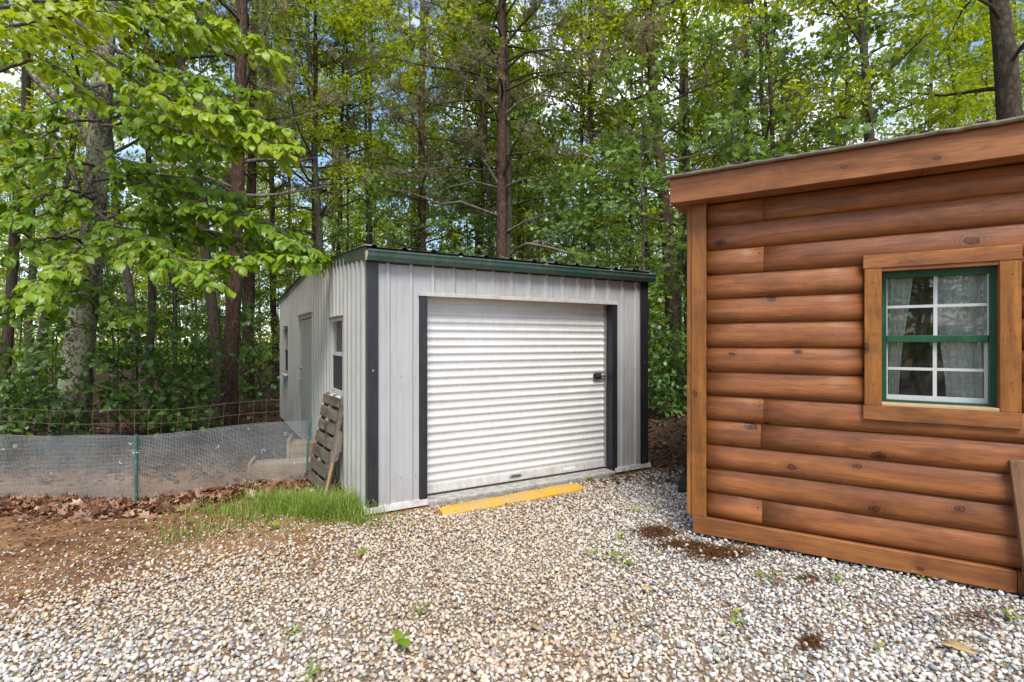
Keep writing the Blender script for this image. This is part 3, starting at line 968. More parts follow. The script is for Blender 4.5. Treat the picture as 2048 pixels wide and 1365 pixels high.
MB().box(-0.097, CW + 0.2, -0.169, CD + 0.2, 2.8025, 2.818).build('soffit', M['fascia'], ro)
# ribbed metal roof rising away from the eave
V, F = [], []
pr, _ = rib_profile(-0.19, CW + 0.25, 0.10, 0.288, 0.021, 0.050, 0.024, False)
for s, d in pr: V += [(s, -0.245, 3.022 + d), (s, CD * 0.55, 3.30 + d)]
for i in range(len(pr) - 1): F.append((2 * i, 2 * i + 2, 2 * i + 3, 2 * i + 1))
cr = obj('roof_sheet', new_mesh('roof_sheet', V, F, M['cap_metal']), ro)
sm = cr.modifiers.new('sheet', 'SOLIDIFY'); sm.thickness = 0.005; sm.offset = -1
M['cab_roof'] = mat_painted('weathered_brown_roof_metal', (0.085, 0.062, 0.040), (0.17, 0.15, 0.105), 0.7, 0.8, 9.0)
cr.data.materials[0] = M['cab_roof']
V = [(-0.19, CD * 0.55, 3.30), (CW + 0.25, CD * 0.55, 3.30), (CW + 0.25, CD + 0.25, 3.02), (-0.19, CD + 0.25, 3.02)]
o = obj('roof_sheet', new_mesh('roof_sheet', V, [(0, 1, 2, 3)], M['cab_roof']), ro)
o.modifiers.new('sheet', 'SOLIDIFY').thickness = 0.02
MB().tube([(-0.185 + 0.1 * k, -0.243 + 0.003 * math.sin(k * 1.7), 3.014 + 0.003 * math.sin(k * 2.9)) for k in range(51)], 0.016, 8).build('rolled_edge', M['cab_roof'], ro)
MB().box(-0.185, CW + 0.24, -0.235, -0.19, 3.0065, 3.019).build('drip_edge', M['cab_roof'], ro)
pl = MB(); pl.prism([(-0.205, 3.006), (CD * 0.55, 3.285), (CD + 0.2, 3.006)], 'x', -0.137, -0.10); pl.build('gable_board', M['trim_h'], ro)
# window
wi = empty('window'); wi.parent = cabin
TY0, TY1 = -0.070, -0.012
MB().box(W_S0 - 0.008, W_S1 + 0.004, TY0, TY1 + 0.01, 2.172, 2.266, 0.003).build('head_casing', M['trim_h'], wi)
MB().box(W_S0 - 0.008, W_S1 + 0.004, TY0, TY1 + 0.01, 1.085, 1.188, 0.003).build('apron_casing', M['trim_h'], wi)
MB().box(W_S0, 1.319, TY0 + 0.003, TY1 + 0.01, 1.1895, 2.1705, 0.003).build('side_casing', M['trim_v'], wi)
MB().box(1.944, W_S1, TY0 + 0.003, TY1 + 0.01, 1.1895, 2.1705, 0.003).build('side_casing', M['trim_v'], wi)
MB().box(1.300, 1.318, -0.060, 0.10, 1.19, 2.17).build('jamb', M['trim_v'], wi)
MB().box(1.945, 1.963, -0.060, 0.10, 1.19, 2.17).build('jamb', M['trim_v'], wi)
MB().box(1.3185, 1.9445, -0.058, 0.10, 2.148, 2.171).build('jamb', M['trim_h'], wi)
MB().box(1.3185, 1.9445, -0.066, 0.10, 1.1895, 1.212, 0.003).build('sill', M['sill_wood'], wi)
gf = MB()
A0, A1, B0, B1 = 1.320, 1.943, 1.213, 2.147
gf.box(A0, A0 + 0.032, 0.018, 0.10, B0, B1); gf.box(A1 - 0.032, A1, 0.018, 0.10, B0, B1)
gf.box(A0 + 0.032, A1 - 0.032, 0.019, 0.10, B1 - 0.045, B1); gf.box(A0 + 0.032, A1 - 0.032, 0.019, 0.10, B0, B0 + 0.014)
gf.build('frame', M['window_green'], wi)
ZM = 1.665
us = MB()     # upper sash stands forward of the lower one
C0, C1 = A0 + 0.0325, A1 - 0.0325
us.box(C0, C1, 0.034, 0.060, ZM - 0.024, ZM + 0.024, 0.003)
us.build('meeting_rail', M['window_green'], wi)
lo = MB()
lo.box(C0, C0 + 0.010, 0.066, 0.088, B0 + 0.014, ZM - 0.024); lo.box(C1 - 0.018, C1, 0.066, 0.088, B0 + 0.014, ZM - 0.024)
lo.box(C0 + 0.010, C1 - 0.018, 0.0665, 0.088, B0 + 0.014, B0 + 0.048)
lo.build('lower_sash', M['vinyl'], wi)
up = MB()
up.box(C0, C0 + 0.006, 0.040, 0.058, ZM + 0.024, B1 - 0.045); up.box(C1 - 0.008, C1, 0.040, 0.058, ZM + 0.024, B1 - 0.045)
up.build('upper_sash', M['vinyl'], wi)
CM = 0.5 * (C0 + C1)
zu0, zu1 = ZM + 0.024, B1 - 0.045
zl0, zl1 = B0 + 0.048, ZM - 0.024
for nm, yy, za, zb, xa, xb in (('u', 0.047, zu0, zu1, C0 + 0.006, C1 - 0.008), ('l', 0.074, zl0, zl1, C0 + 0.010, C1 - 0.018)):
    MB().box(CM - 0.011, CM + 0.011, yy - 0.004, yy + 0.008, za, zb).build('muntin', M['vinyl'], wi)
    zc = 0.5 * (za + zb)
    MB().box(xa, CM - 0.011, yy - 0.0035, yy + 0.0075, zc - 0.010, zc + 0.010).build('muntin', M['vinyl'], wi)
    MB().box(CM + 0.011, xb, yy - 0.0035, yy + 0.0075, zc - 0.010, zc + 0.010).build('muntin', M['vinyl'], wi)
    for (pa, pb) in ((xa, CM - 0.011), (CM + 0.011, xb)):
        for (qa, qb) in ((za, zc - 0.010), (zc + 0.010, zb)):
            MB().box(pa, pb, yy, yy + 0.003, qa, qb).build('pane', M['glass'], wi)
# dim room behind the glass
rm = MB()
rm.box(0.9, 2.5, 1.6, 1.62, 0.2, 2.8)
rm.build('room_partition', M['room'], cabin)
for zz, sx in ((1.34, 1.268), (1.70, 1.272), (2.07, 1.265), (1.38, 2.000), (1.72, 1.995), (2.08, 2.004)):
    MB().tube([(sx, TY0 + 0.001, zz), (sx, TY0 + 0.0075, zz)], 0.0045, 8).build('nail', M['dark_steel'], wi)


def lace_curtain(side, label):
    """a lace panel gathered at the top and drawn aside towards the jamb"""
    n, m = 40, 24
    V, F = [], []
    for j in range(m + 1):
        a = j / m
        z = 2.14 - a * 0.92
        w = 0.190 + (0.0 if a < 0.02 else 0.0) - 0.085 * math.sin(a * math.pi * 0.5) ** 1.3
        if side > 0: w = 0.27 + 0.015 * math.sin(a * 5)
        for i in range(n + 1):
            b = i / n
            x = b * w
            y = 0.112 + 0.010 * math.sin(b * 34 + a * 2) + 0.006 * math.sin(b * 71)
            xx = (1.325 + x) if side < 0 else (1.955 - x - 0.03 * (1 - a) * b)
            V.append((xx, y, z))
    for j in range(m):
        for i in range(n):
            k = j * (n + 1) + i
            F.append((k, k + 1, k + n + 2, k + n + 1))
    me = new_mesh('lace_curtain', V, F, M['lace'], True)
    o = obj('lace_curtain', me)
    o.matrix_world = Matrix.Translation((CAB[0], CAB[1], 0)) @ Matrix.Rotation(CAB_A, 4, 'Z')
    tag(o, label, 'curtain', 'lace curtains in the cabin window')


lace_curtain(-1, 'narrow white lace curtain in the cabin window, on the corner-board side')
lace_curtain(1, 'wide white lace curtain in the cabin window, on the leaning brown board side')

# brown board leaning on the cabin wall at the picture edge
bd = empty('leaning_board', (*(CAB + CU * 2.205 + CV * -0.13), 0.0), CAB_A)
tag(bd, 'thick brown painted board leaning on the cabin wall below the window', 'board')
o = MB().box(-0.14, 0.16, -0.022, 0.022, -0.02, 0.90, 0.004).build('plank', M['brown_board'], bd)
o.rotation_euler = (math.radians(-4.0), math.radians(-5.0), 0)
o = MB().box(-0.138, -0.05, 0.0235, 0.060, 0.10, 0.62, 0.003).build('batten', M['brown_board'], bd)
o.rotation_euler = (math.radians(-4.0), math.radians(-5.0), 0)
# dark timber behind the corner
dk = MB()
c0 = px(1350, 985, 5.75)
dk.prism([(0.0, -0.1), (0.75, -0.1), (0.75, 0.66), (0.24, 0.64), (0.0, 0.10)], 'y', 0.0, 1.4)
dk = dk.build('landscape_timber', M['dark_timber'], None, False, (c0[0] + 0.02, c0[1] - 0.05, 0.0), (0, 0, CAB_A))
tag(dk, 'black sloping timber end poking out behind the cabin corner', 'timber')

# ------------------------------------------------------------------ wheel stop
a = px(880, 1028, 4.95)[:2]; b = px(1160, 976, 5.83)[:2]
ang = math.atan2(b[1] - a[1], b[0] - a[0]); L = float(np.hypot(*(b - a)))
V, F = [], []
sec = [(-0.088, -0.06), (-0.088, 0.012), (-0.058, 0.052), (-0.046, 0.057), (0.046, 0.057), (0.058, 0.052), (0.088, 0.012), (0.088, -0.06)]
N = 30
for k in range(N + 1):
    f = k / N
    e = min(1.0, min(f, 1 - f) * N / 1.6)
    for (y, z) in sec:
        V.append((f * L, y * (0.8 + 0.2 * e) + 0.004 * math.sin(f * 9), z * (0.72 + 0.28 * e) + 0.003 * math.sin(f * 23 + y * 30)))
n = len(sec)
for k in range(N):
    for j in range(n):
        F.append((k * n + j, k * n + (j + 1) % n, (k + 1) * n + (j + 1) % n, (k + 1) * n + j))
F += [tuple(range(n))[::-1], tuple(range(N * n, N * n + n))]
me = new_mesh('wheel_stop', V, F, M['yellow']); bpy_fix_normals(me)
ws = obj('wheel_stop', me, None, (a[0], a[1], 0.0), (0, 0, ang))
tag(ws, 'worn yellow concrete wheel stop in front of the roller door', 'wheel stop')
WS = (a, b)

# ------------------------------------------------------------------ pallet, batten, steps
pal = empty('wooden_pallet', (-2.03, 5.58, 0.0), math.radians(124.0))
tag(pal, 'weathered grey wooden pallet leaning on the shed side wall', 'pallet')
# local x runs along the slats (away from the camera), local y towards the wall, z up the lean
LEAN = math.radians(11.0)
PM = Matrix.Rotation(LEAN, 4, 'X')
PL, PH = 0.66, 1.06
yard = 1.0 if True else -1.0


def pal_part(name, mb, mat):
    o = mb.build(name, mat, pal)
    o.rotation_euler = (LEAN, 0, 0)
    return o


def stringer(x):
    # notched on the wall side (local -y)
    pts = [(0.0, 0.0), (-0.0, PH)]
    pts = [(0, 0), (0, PH), (-0.092, PH), (-0.092, PH * 0.885), (-0.050, PH * 0.85), (-0.045, PH * 0.66), (-0.092, PH * 0.62), (-0.092, PH * 0.36), (-0.050, PH * 0.32), (-0.046, PH * 0.14), (-0.090, PH * 0.10), (-0.090, 0)]
    return MB().prism(pts, 'x', x, x + 0.038)


for x in (0.0, PL / 2 - 0.02, PL - 0.038):
    pal_part('stringer', stringer(x), M['grey_wood_z'])
z = 0.03
for k, hgt in enumerate((0.105, 0.125, 0.115, 0.12, 0.11, 0.115, 0.10)):
    rr = random.Random(k)
    mb = MB().box(-0.005 + rr.uniform(-.006, .006), PL + rr.uniform(-.02, .03), 0.002, 0.021, z, z + hgt, 0.003)
    pal_part('slat', mb, M['grey_wood'])
    z += hgt + 0.036
for z in (0.06, 0.46, 0.86):
    pal_part('back_slat', MB().box(0, PL, -0.112, -0.094, z, z + 0.10, 0.003), M['grey_wood'])
p0, p1 = np.array([-1.965, 5.46, -0.02]), np.array([-1.925, 5.815, 0.61])
st = MB()
dv = p1 - p0; Ls = float(np.linalg.norm(dv))
st.box(-0.024, 0.024, -0.014, 0.014, 0, Ls, 0.003)
o = st.build('loose_batten', M['stick'])
o.location = tuple(p0)
o.rotation_euler = Vector(dv).to_track_quat('Z', 'X').to_euler()
tag(o, 'short brown batten leaning beside the pallet on the shed wall', 'batten')
stp = empty('timber_steps', (-2.62, 6.62, 0.0), math.radians(18.0))
tag(stp, 'low timber steps behind the netting at the shed side door', 'steps')
for k, (x0, x1, y0, y1, z0, z1) in enumerate(((-0.62, 0.42, -0.10, 0.0, -0.1, 0.13), (-0.62, 0.42, 0.0, 0.34, -0.1, 0.105), (-0.22, 0.42, 0.345, 0.44, -0.1, 0.29), (-0.22, 0.42, 0.441, 0.80, -0.1, 0.265), (-0.66, -0.621, -0.1, 0.36, -0.1, 0.16), (-0.262, -0.223, 0.345, 0.82, -0.1, 0.34))):
    MB().box(x0, x1, y0, y1, z0, z1, 0.006).build(('riser', 'tread')[k % 2] if k < 4 else 'side_board', M['step_wood'] if k % 2 == 0 or k > 3 else M['block'], stp)

# ------------------------------------------------------------------ fences
def polyline(pts, step):
    pts = np.asarray(pts, float)
    seg = np.linalg.norm(np.diff(pts, axis=0), axis=1)
    cum = np.r_[0, np.cumsum(seg)]
    s = np.arange(0, cum[-1], step)
    return np.stack([np.interp(s, cum, pts[:, i]) for i in range(2)], -1), s


nf = empty('netting_fence', (-3.72, 5.15, 0))
tag(nf, 'low fence of fine grey plastic netting on green posts', 'fence')
NP = [(-7.6, 5.55), (-5.3, 5.30), (-3.72, 5.17), (-2.43, 6.17)]
CELL = 0.0135
cl_, s_ = polyline(NP, CELL)
nr = 52


def net_pt(s, c, r):
    """point of the net: column position c (xy), row fraction r"""
    top = 0.705 + 0.012 * np.sin(s * 1.7) + 0.01 * np.sin(s * 4.1)
    z = 0.02 + r * (top - 0.02)
    bow = 0.018 * np.sin(s * 2.3 + r * 2) + 0.012 * np.sin(s * 6.1 + 1 + r * 3)
    return np.stack([c[..., 0] + bow * 0.5, c[..., 1] + bow, z + 0 * c[..., 0]], -1)


def strips(P, w, base=0):
    """polylines P (k,n,3) -> square-ish wires of width w"""
    k, n, _ = P.shape
    T = np.gradient(P, axis=1); T = norm(T)
    nrm = np.array([0.45, -0.89, 0.05])
    A = norm(np.cross(T, nrm)) * w * 0.5
    B = np.broadcast_to(nrm * w * 0.5, P.shape)
    V = np.stack([P + A, P + B, P - A, P - B], 2).reshape(-1, 3)
    i0 = ((np.arange(k)[:, None] * n + np.arange(n - 1)[None, :]) * 4)[:, :, None]
    j = np.arange(4)[None, None, :]
    F = np.stack([i0 + j, i0 + (j + 1) % 4, i0 + 4 + (j + 1) % 4, i0 + 4 + j], -1).reshape(-1, 4)
    return V, F


rows = np.linspace(0, 1, 7)
PV = np.stack([net_pt(s_, cl_, np.full(len(s_), r)) for r in rows], 1)
idx = np.arange(0, len(s_), 6)
PH_ = np.stack([net_pt(s_[idx], cl_[idx], np.full(len(idx), r)) for r in np.linspace(0, 1, nr)], 0)
V, F = merge_arr([strips(PV, 0.0024), strips(PH_, 0.0024)])
o = obj('netting', new_mesh('netting', V - np.array([-3.72, 5.15, 0]), F, M['net']), nf)
o['kind'] = 'stuff'


def green_post(x, y, h, tilt=0.0):
    mb = MB()
    mb.prism([(-0.013, -0.004), (0.013, -0.004), (0.013, 0.0), (0.003, 0.002), (0.003, 0.020), (-0.003, 0.020), (-0.003, 0.002), (-0.013, 0.0)], 'z', -0.1, h)
    zz = 0.1
    while zz < h - 0.04:
        mb.box(-0.008, 0.008, -0.010, -0.0042, zz, zz + 0.014); zz += 0.055
    o = mb.build('post', M['post_green'], nf, False, (x + 3.72, y - 5.15, 0), (0, tilt, math.radians(-12)))
    return o


green_post(-3.715, 5.135, 0.725)
green_post(-2.455, 6.20, 0.72, 0.07)
green_post(-5.9, 5.33, 0.71)
for k, (s, r) in enumerate(((2.45, .78), (2.95, .42), (3.75, .62), (3.85, .90), (4.62, .72), (4.9, .92), (5.05, .55), (5.3, .8), (5.4, .3), (3.42, .05), (4.9, .12))):
    i = min(len(s_) - 1, int(s / CELL))
    p = net_pt(s_[i:i + 1], cl_[i:i + 1], np.array([r]))[0] + np.array([-0.005, -0.012, 0])
    t_ = np.linspace(0, R.uniform(2.2, 4.6), 7)
    rad = R.uniform(0.010, 0.02)
    pts = np.stack([np.cos(t_ + k) * rad, -0.004 * t_ / 3, np.sin(t_ + k) * rad * 0.8], -1) + p - np.array([-3.72, 5.15, 0])
    MB().tube(pts, 0.0022, 5).build('cable_tie', M['white_plastic'], nf)
MB().box(-0.022, 0.022, -0.022, 0.006, 0.545, 0.550).build('cable_tie', M['white_plastic'], nf)

wf = empty('wire_fence', (-4.0, 5.7, 0))
tag(wf, 'rusty welded wire fence standing just behind the netting', 'fence')
WPT = [(-8.4, 6.0), (-5.35, 5.72), (-3.75, 5.72), (-2.62, 6.72), (-2.42, 6.42)]
c2, s2 = polyline(WPT, 0.152)
wo = np.array([-4.0, 5.7, 0])


def wire_pt(s, c, z, lean):
    return np.array([c[0] + lean * z + 0.010 * math.sin(s * 3 + z * 4), c[1] + 0.02 * math.sin(s * 2.1 + z * 3), z + 0.02 * math.sin(s * 1.3) + 0.006 * math.sin(s * 5)])


for i, (c, s) in enumerate(zip(c2, s2)):
    lean = 0.16 if s < 3.8 else 0.02
    P = [wire_pt(s, c, z, lean + 0.015 * math.sin(i * 2.7)) - wo for z in (0.0, 0.3, 0.6, 0.915)]
    MB().tube(P, 0.0019, 4, False).build('wire', M['rust'], wf)
for z in (0.02, 0.16, 0.31, 0.46, 0.61, 0.76, 0.905):
    P = [wire_pt(s, c, z, 0.16 if s < 3.8 else 0.02) - wo for c, s in zip(c2, s2)]
    MB().tube(P, 0.0019, 4, False).build('wire', M['rust'], wf)

# ------------------------------------------------------------------ gravel
def icosa():
    p = (1 + 5 ** 0.5) / 2
    v = np.array([(-1, p, 0), (1, p, 0), (-1, -p, 0), (1, -p, 0), (0, -1, p), (0, 1, p), (0, -1, -p), (0, 1, -p), (p, 0, -1), (p, 0, 1), (-p, 0, -1), (-p, 0, 1)], float)
    v /= np.linalg.norm(v[0])
    f = np.array([(0, 11, 5), (0, 5, 1), (0, 1, 7), (0, 7, 10), (0, 10, 11), (1, 5, 9), (5, 11, 4), (11, 10, 2), (10, 7, 6), (7, 1, 8), (3, 9, 4), (3, 4, 2), (3, 2, 6), (3, 6, 8), (3, 8, 9), (4, 9, 5), (2, 4, 11), (6, 2, 10), (8, 6, 7), (9, 8, 1)])
    return v, f


def subdiv(v, f):
    v = list(map(tuple, v)); cache = {}; out = []
    def mid(a, b):
        k = (min(a, b), max(a, b))
        if k not in cache:
            m = np.array(v[a]) + np.array(v[b]); m /= np.linalg.norm(m)
            v.append(tuple(m)); cache[k] = len(v) - 1
        return cache[k]
    for a, b, c in f:
        ab, bc, ca = mid(a, b), mid(b, c), mid(c, a)
        out += [(a, ab, ca), (b, bc, ab), (c, ca, bc), (ab, bc, ca)]
    return np.array(v), np.array(out)


ICO0 = icosa()
ICO1 = subdiv(*ICO0)


def stone_variants(base, n, rng):
    """crushed-stone shapes: a ball cut by random planes"""
    out = []
    for _ in range(n):
        v = base[0].copy()
        for _k in range(9):
            d = norm(rng.normal(size=3)); h = rng.uniform(0.40, 0.82)
            pr = v @ d
            m = pr > h
            v[m] -= (pr[m] - h)[:, None] * d
        out.append(v + rng.normal(scale=0.02, size=v.shape))
    return np.array(out)


def rand_rot(n, rng, tilt=0.5):
    az = rng.uniform(0, 2 * np.pi, n); tx = rng.normal(0, tilt, n); ty = rng.normal(0, tilt, n)
    c, s = np.cos(az), np.sin(az); o = np.zeros(n); i = np.ones(n)
    Rz = np.stack([np.stack([c, -s, o], -1), np.stack([s, c, o], -1), np.stack([o, o, i], -1)], 1)
    c, s = np.cos(tx), np.sin(tx)
    Rx = np.stack([np.stack([i, o, o], -1), np.stack([o, c, -s], -1), np.stack([o, s, c], -1)], 1)
    c, s = np.cos(ty), np.sin(ty)
    Ry = np.stack([np.stack([c, o, s], -1), np.stack([o, i, o], -1), np.stack([-s, o, c], -1)], 1)
    return Ry @ Rx @ Rz


PAL = np.array([(0.62, 0.545, 0.44), (0.70, 0.67, 0.62), (0.55, 0.50, 0.44), (0.50, 0.505, 0.52), (0.66, 0.62, 0.55), (0.30, 0.30, 0.305), (0.54, 0.41, 0.27), (0.40, 0.355, 0.30), (0.73, 0.72, 0.70)])
P_WARM = np.array([.30, .09, .22, .05, .14, .03, .05, .10, .02]); P_COOL = np.array([.07, .17, .10, .25, .09, .13, .015, .055, .12]); P_TAN = np.array([.27, .09, .14, .03, .12, .02, .18, .13, .02])


def gravel_bound(x):
    return np.interp(x, [-6, -4.2, -3.1, -2.45, -1.9, -1.30, 1.2, 1.7, 2.6, 5], [2.0, 2.55, 3.25, 4.10, 4.45, 5.05, 6.35, 6.5, 6.3, 6.3])


def stones(xy, size, rng, base, nvar=14, lift=0.35, tint=None):
    n = len(xy)
    SVv = stone_variants(base, nvar, rng)
    pick = rng.integers(0, nvar, n)
    ax = np.stack([size * rng.uniform(0.95, 1.6, n), size * rng.uniform(0.75, 1.15, n), size * rng.uniform(0.55, 0.9, n)], -1)
    V = SVv[pick] * ax[:, None, :]
    V = np.einsum('nij,nkj->nki', rand_rot(n, rng, 0.45), V)
    z = gz(xy[:, 0], xy[:, 1]) + size * np.where(xy[:, 1] > gravel_bound(xy[:, 0]) - 0.1, min(lift, 0.08), lift) + rng.uniform(0, 0.006, n)
    V += np.concatenate([xy, z[:, None]], 1)[:, None, :]
    cool = np.clip((xy[:, 0] - 0.35 + 0.35 * vnoise(xy[:, 0] * 2, xy[:, 1] * 2, 9)) / 1.1, 0, 1)
    cool = np.maximum(cool, 0.75 * np.clip((3.35 - xy[:, 1]) / 0.7, 0, 1) * np.clip((-0.35 - xy[:, 0]) / 0.9, 0, 1))
    tan = np.clip((xy[:, 1] - gravel_bound(xy[:, 0]) + 0.95) / 0.6, 0, 1) * np.clip((-0.9 - xy[:, 0]) / 0.6, 0, 1)
    u = rng.uniform(size=n)
    P = P_WARM[None] * ((1 - cool) * (1 - tan))[:, None] + P_COOL[None] * (cool * (1 - tan))[:, None] + P_TAN[None] * tan[:, None]
    ci = (u[:, None] > np.cumsum(P / P.sum(1, keepdims=True), 1)).sum(1).clip(0, len(PAL) - 1)
    col = PAL[ci] * np.array([0.86, 0.80, 0.725]) * (1 + 0.10 * cool[:, None] * np.array([0.3, 0.9, 1.7])) * rng.uniform(0.78, 1.14, n)[:, None] + rng.normal(0, 0.015, (n, 3))
    F = base[1][None] + (np.arange(n) * len(base[0]))[:, None, None]
    return V.reshape(-1, 3), F.reshape(-1, 3), np.repeat(col.clip(0.02, 0.9), len(base[0]), 0)


def clear_of_buildings(x, y, m=0.0):
    s, t = shed_st(x, y)
    inside = (s > -0.06 - m) & (s < SHED_W + 0.06 + m) & (t > -0.10 - m) & (t < SHED_D + 0.1 + m)
    s, t = cab_st(x, y)
    inside |= (s > -0.02 - m) & (s < CW + m) & (t > 0.03 - m) & (t < CD + m)
    # wheel stop
    d = WS[1] - WS[0]; L2 = np.hypot(*d); d = d / L2
    u = (x - WS[0][0]) * d[0] + (y - WS[0][1]) * d[1]; v = -(x - WS[0][0]) * d[1] + (y - WS[0][1]) * d[0]
    inside |= (u > -0.03) & (u < L2 + 0.03) & (np.abs(v) < 0.075)
    return ~inside


rg = np.random.default_rng(21)


def jgrid(x0, x1, y0, y1, p, rng):
    gx_, gy_ = np.meshgrid(np.arange(x0, x1, p), np.arange(y0, y1, p * 0.87))
    gx_ = gx_ + (np.arange(gx_.shape[0]) % 2)[:, None] * p * 0.5
    q = np.stack([gx_.ravel(), gy_.ravel()], -1)
    return q + rng.normal(0, p * 0.24, q.shape)


Q = jgrid(-4.6, 4.6, 1.8, 6.9, 0.0262, rg)
dd = gravel_bound(Q[:, 0]) - Q[:, 1] + 0.42 * vnoise(Q[:, 0] * 1.7, Q[:, 1] * 1.7, 4)
patch = vnoise(Q[:, 0] * 2.3 + 3, Q[:, 1] * 2.3, 5) + 0.6 * vnoise(Q[:, 0] * 6, Q[:, 1] * 6, 6)
keep = np.clip((dd + 0.42) / 0.75, 0, 1) ** 1.3
soft = np.clip((-1.0 - Q[:, 0]) / 0.5, 0, 1)
keep = keep * (1 - soft) + soft * np.clip((dd + 0.75) / 1.45, 0, 1) ** 1.25
bare = np.clip((patch - 0.42) / 0.25, 0, 1) * np.clip((Q[:, 1] - 2.9) / 1.5, 0.35, 1) * (1 - 0.75 * np.clip((Q[:, 0] - 0.8) / 0.6, 0, 1))
keep = keep * (0.84 - 0.5 * bare)
sparse = (dd < 0) & (Q[:, 1] < 5.6) & (Q[:, 0] < -1.3)
keep = np.where(sparse, np.maximum(keep, 0.30 * np.clip(1 + dd / 1.9, 0.10, 1)), keep)
keep = np.where((Q[:, 1] > 6.0) & (Q[:, 0] > 0.8), np.maximum(keep, 0.04), keep)
ok = (rg.uniform(size=len(Q)) < keep) & clear_of_buildings(Q[:, 0], Q[:, 1])
ratio = np.abs(Q[:, 0]) / np.maximum(Q[:, 1], 0.5)
ok &= (ratio < 1.25) | (rg.uniform(size=len(ratio)) < 0.35) & (ratio < 1.5)
Q, dd, ratio = Q[ok], dd[ok], ratio[ok]
# keep camera-side clearance under the cabin board
sz = np.where(rg.uniform(size=len(Q)) < 0.10, rg.uniform(0.017, 0.023, len(Q)), rg.uniform(0.0090, 0.0170, len(Q)))
sz = np.where(dd < -0.05, sz * 0.85, sz)
near = (Q[:, 1] < 2.95) & (ratio < 1.06) & (Q[:, 1] > 2.2)
A_ = stones(Q[near], sz[near], rg, ICO1)
B_ = stones(Q[~near], sz[~near], rg, ICO0)
Q2 = jgrid(-4.3, 4.3, 2.0, 5.4, 0.046, rg)
d2 = gravel_bound(Q2[:, 0]) - Q2[:, 1]
ok2 = (d2 > 0.25) & clear_of_buildings(Q2[:, 0], Q2[:, 1]) & (rg.uniform(size=len(Q2)) < 0.33) & (np.abs(Q2[:, 0]) / Q2[:, 1] < 1.2)
Q2 = Q2[ok2]
C_ = stones(Q2, rg.uniform(0.010, 0.021, len(Q2)), rg, ICO0, 14, 1.35)
Q3 = np.c_[rg.uniform(-3.6, 3.6, 26000), rg.uniform(2.2, 5.6, 26000)]
d3 = gravel_bound(Q3[:, 0]) - Q3[:, 1]
ok3 = (d3 > -0.9) & clear_of_buildings(Q3[:, 0], Q3[:, 1]) & (np.abs(Q3[:, 0]) / Q3[:, 1] < 1.06)
Q3 = Q3[ok3][:15000]
OCT = (np.array([(1, 0, 0), (-1, 0, 0), (0, 1, 0), (0, -1, 0), (0, 0, 1), (0, 0, -1)], float), np.array([(0, 2, 4), (2, 1, 4), (1, 3, 4), (3, 0, 4), (2, 0, 5), (1, 2, 5), (3, 1, 5), (0, 3, 5)]))
D_ = stones(Q3, rg.uniform(0.0035, 0.0075, len(Q3)), rg, OCT, 10, 1.1)     # chips and fines between the stones
V, F, Cc = [], [], []; bse = 0
for a_, b_, c_ in (A_, B_, C_, D_):
    V.append(a_); F.append(b_ + bse); Cc.append(c_); bse += len(a_)
gravel = obj('gravel', new_mesh('gravel', np.concatenate(V), np.concatenate(F), M['gravel'], False, {'stone': np.concatenate(Cc)}))
tag(gravel, 'cream and grey crushed stone gravel spread over the yard', 'gravel', kind='stuff')


def ground_pt(x, y):
    """survey photo point on level ground -> xy"""
    Y = FPX * EYE / (y - 682.5)
    return np.array([(x - 1024.0) / FPX * Y, Y])


# ------------------------------------------------------------------ leaf shapes
def leaf_tmpl(kind):
    if kind == 'kite':
        v = [(0, 0, 0), (0.30, 0.48, 0.07), (0, 1, -0.05), (-0.30, 0.48, 0.07)]
        f = [(0, 1, 2), (0, 2, 3)]
    elif kind == 'oval':      # midrib fold, drooping tip
        ys_ = [0.0, 0.22, 0.50, 0.78, 1.0]; w = [0.02, 0.24, 0.34, 0.24, 0.0]; dz = [0.0, 0.035, 0.03, -0.03, -0.16]
        v = [(0, y, z) for y, z in zip(ys_, dz)]
        v += [(w[i], ys_[i] + 0.02, dz[i] + 0.16 * w[i]) for i in range(1, 4)] + [(-w[i], ys_[i] + 0.02, dz[i] + 0.16 * w[i]) for i in range(1, 4)]
        f = [(0, 5, 1), (1, 5, 6), (1, 6, 2), (2, 6, 7), (2, 7, 3), (3, 7, 4), (0, 1, 8), (1, 9, 8), (1, 2, 9), (2, 10, 9), (2, 3, 10), (3, 4, 10)]
    elif kind == 'maple':
        rim = [(0.0, 0.0), (0.20, 0.08), (0.48, 0.14), (0.30, 0.34), (0.52, 0.66), (0.20, 0.58), (0.0, 1.0), (-0.20, 0.58), (-0.52, 0.66), (-0.30, 0.34), (-0.48, 0.14), (-0.20, 0.08)]
        v = [(0, 0.36, -0.03)] + [(x, y, 0.10 * abs(x) - 0.06 * y * y) for x, y in rim]
        f = [(0, 1 + i, 1 + (i + 1) % 12) for i in range(12)]
    elif kind == 'dead':
        v = [(0, 0, 0), (0.30, 0.30, 0.16), (0.24, 0.72, 0.22), (0.02, 1, 0.14), (-0.26, 0.70, 0.10), (-0.30, 0.30, 0.20), (0.0, 0.5, -0.03)]
        f = [(6, 0, 1), (6, 1, 2), (6, 2, 3), (6, 3, 4), (6, 4, 5), (6, 5, 0)]
    return np.array(v, float), np.array(f)


T_KITE, T_OVAL, T_MAPLE, T_DEAD = (leaf_tmpl(k) for k in ('kite', 'oval', 'maple', 'dead'))
T_CURL = (T_MAPLE[0] * np.array([0.85, 1, 1]) + np.stack([np.zeros(13), np.zeros(13), 0.55 * T_MAPLE[0][:, 0] ** 2 + 0.35 * (T_MAPLE[0][:, 1] - 0.35) ** 2], -1), T_MAPLE[1])


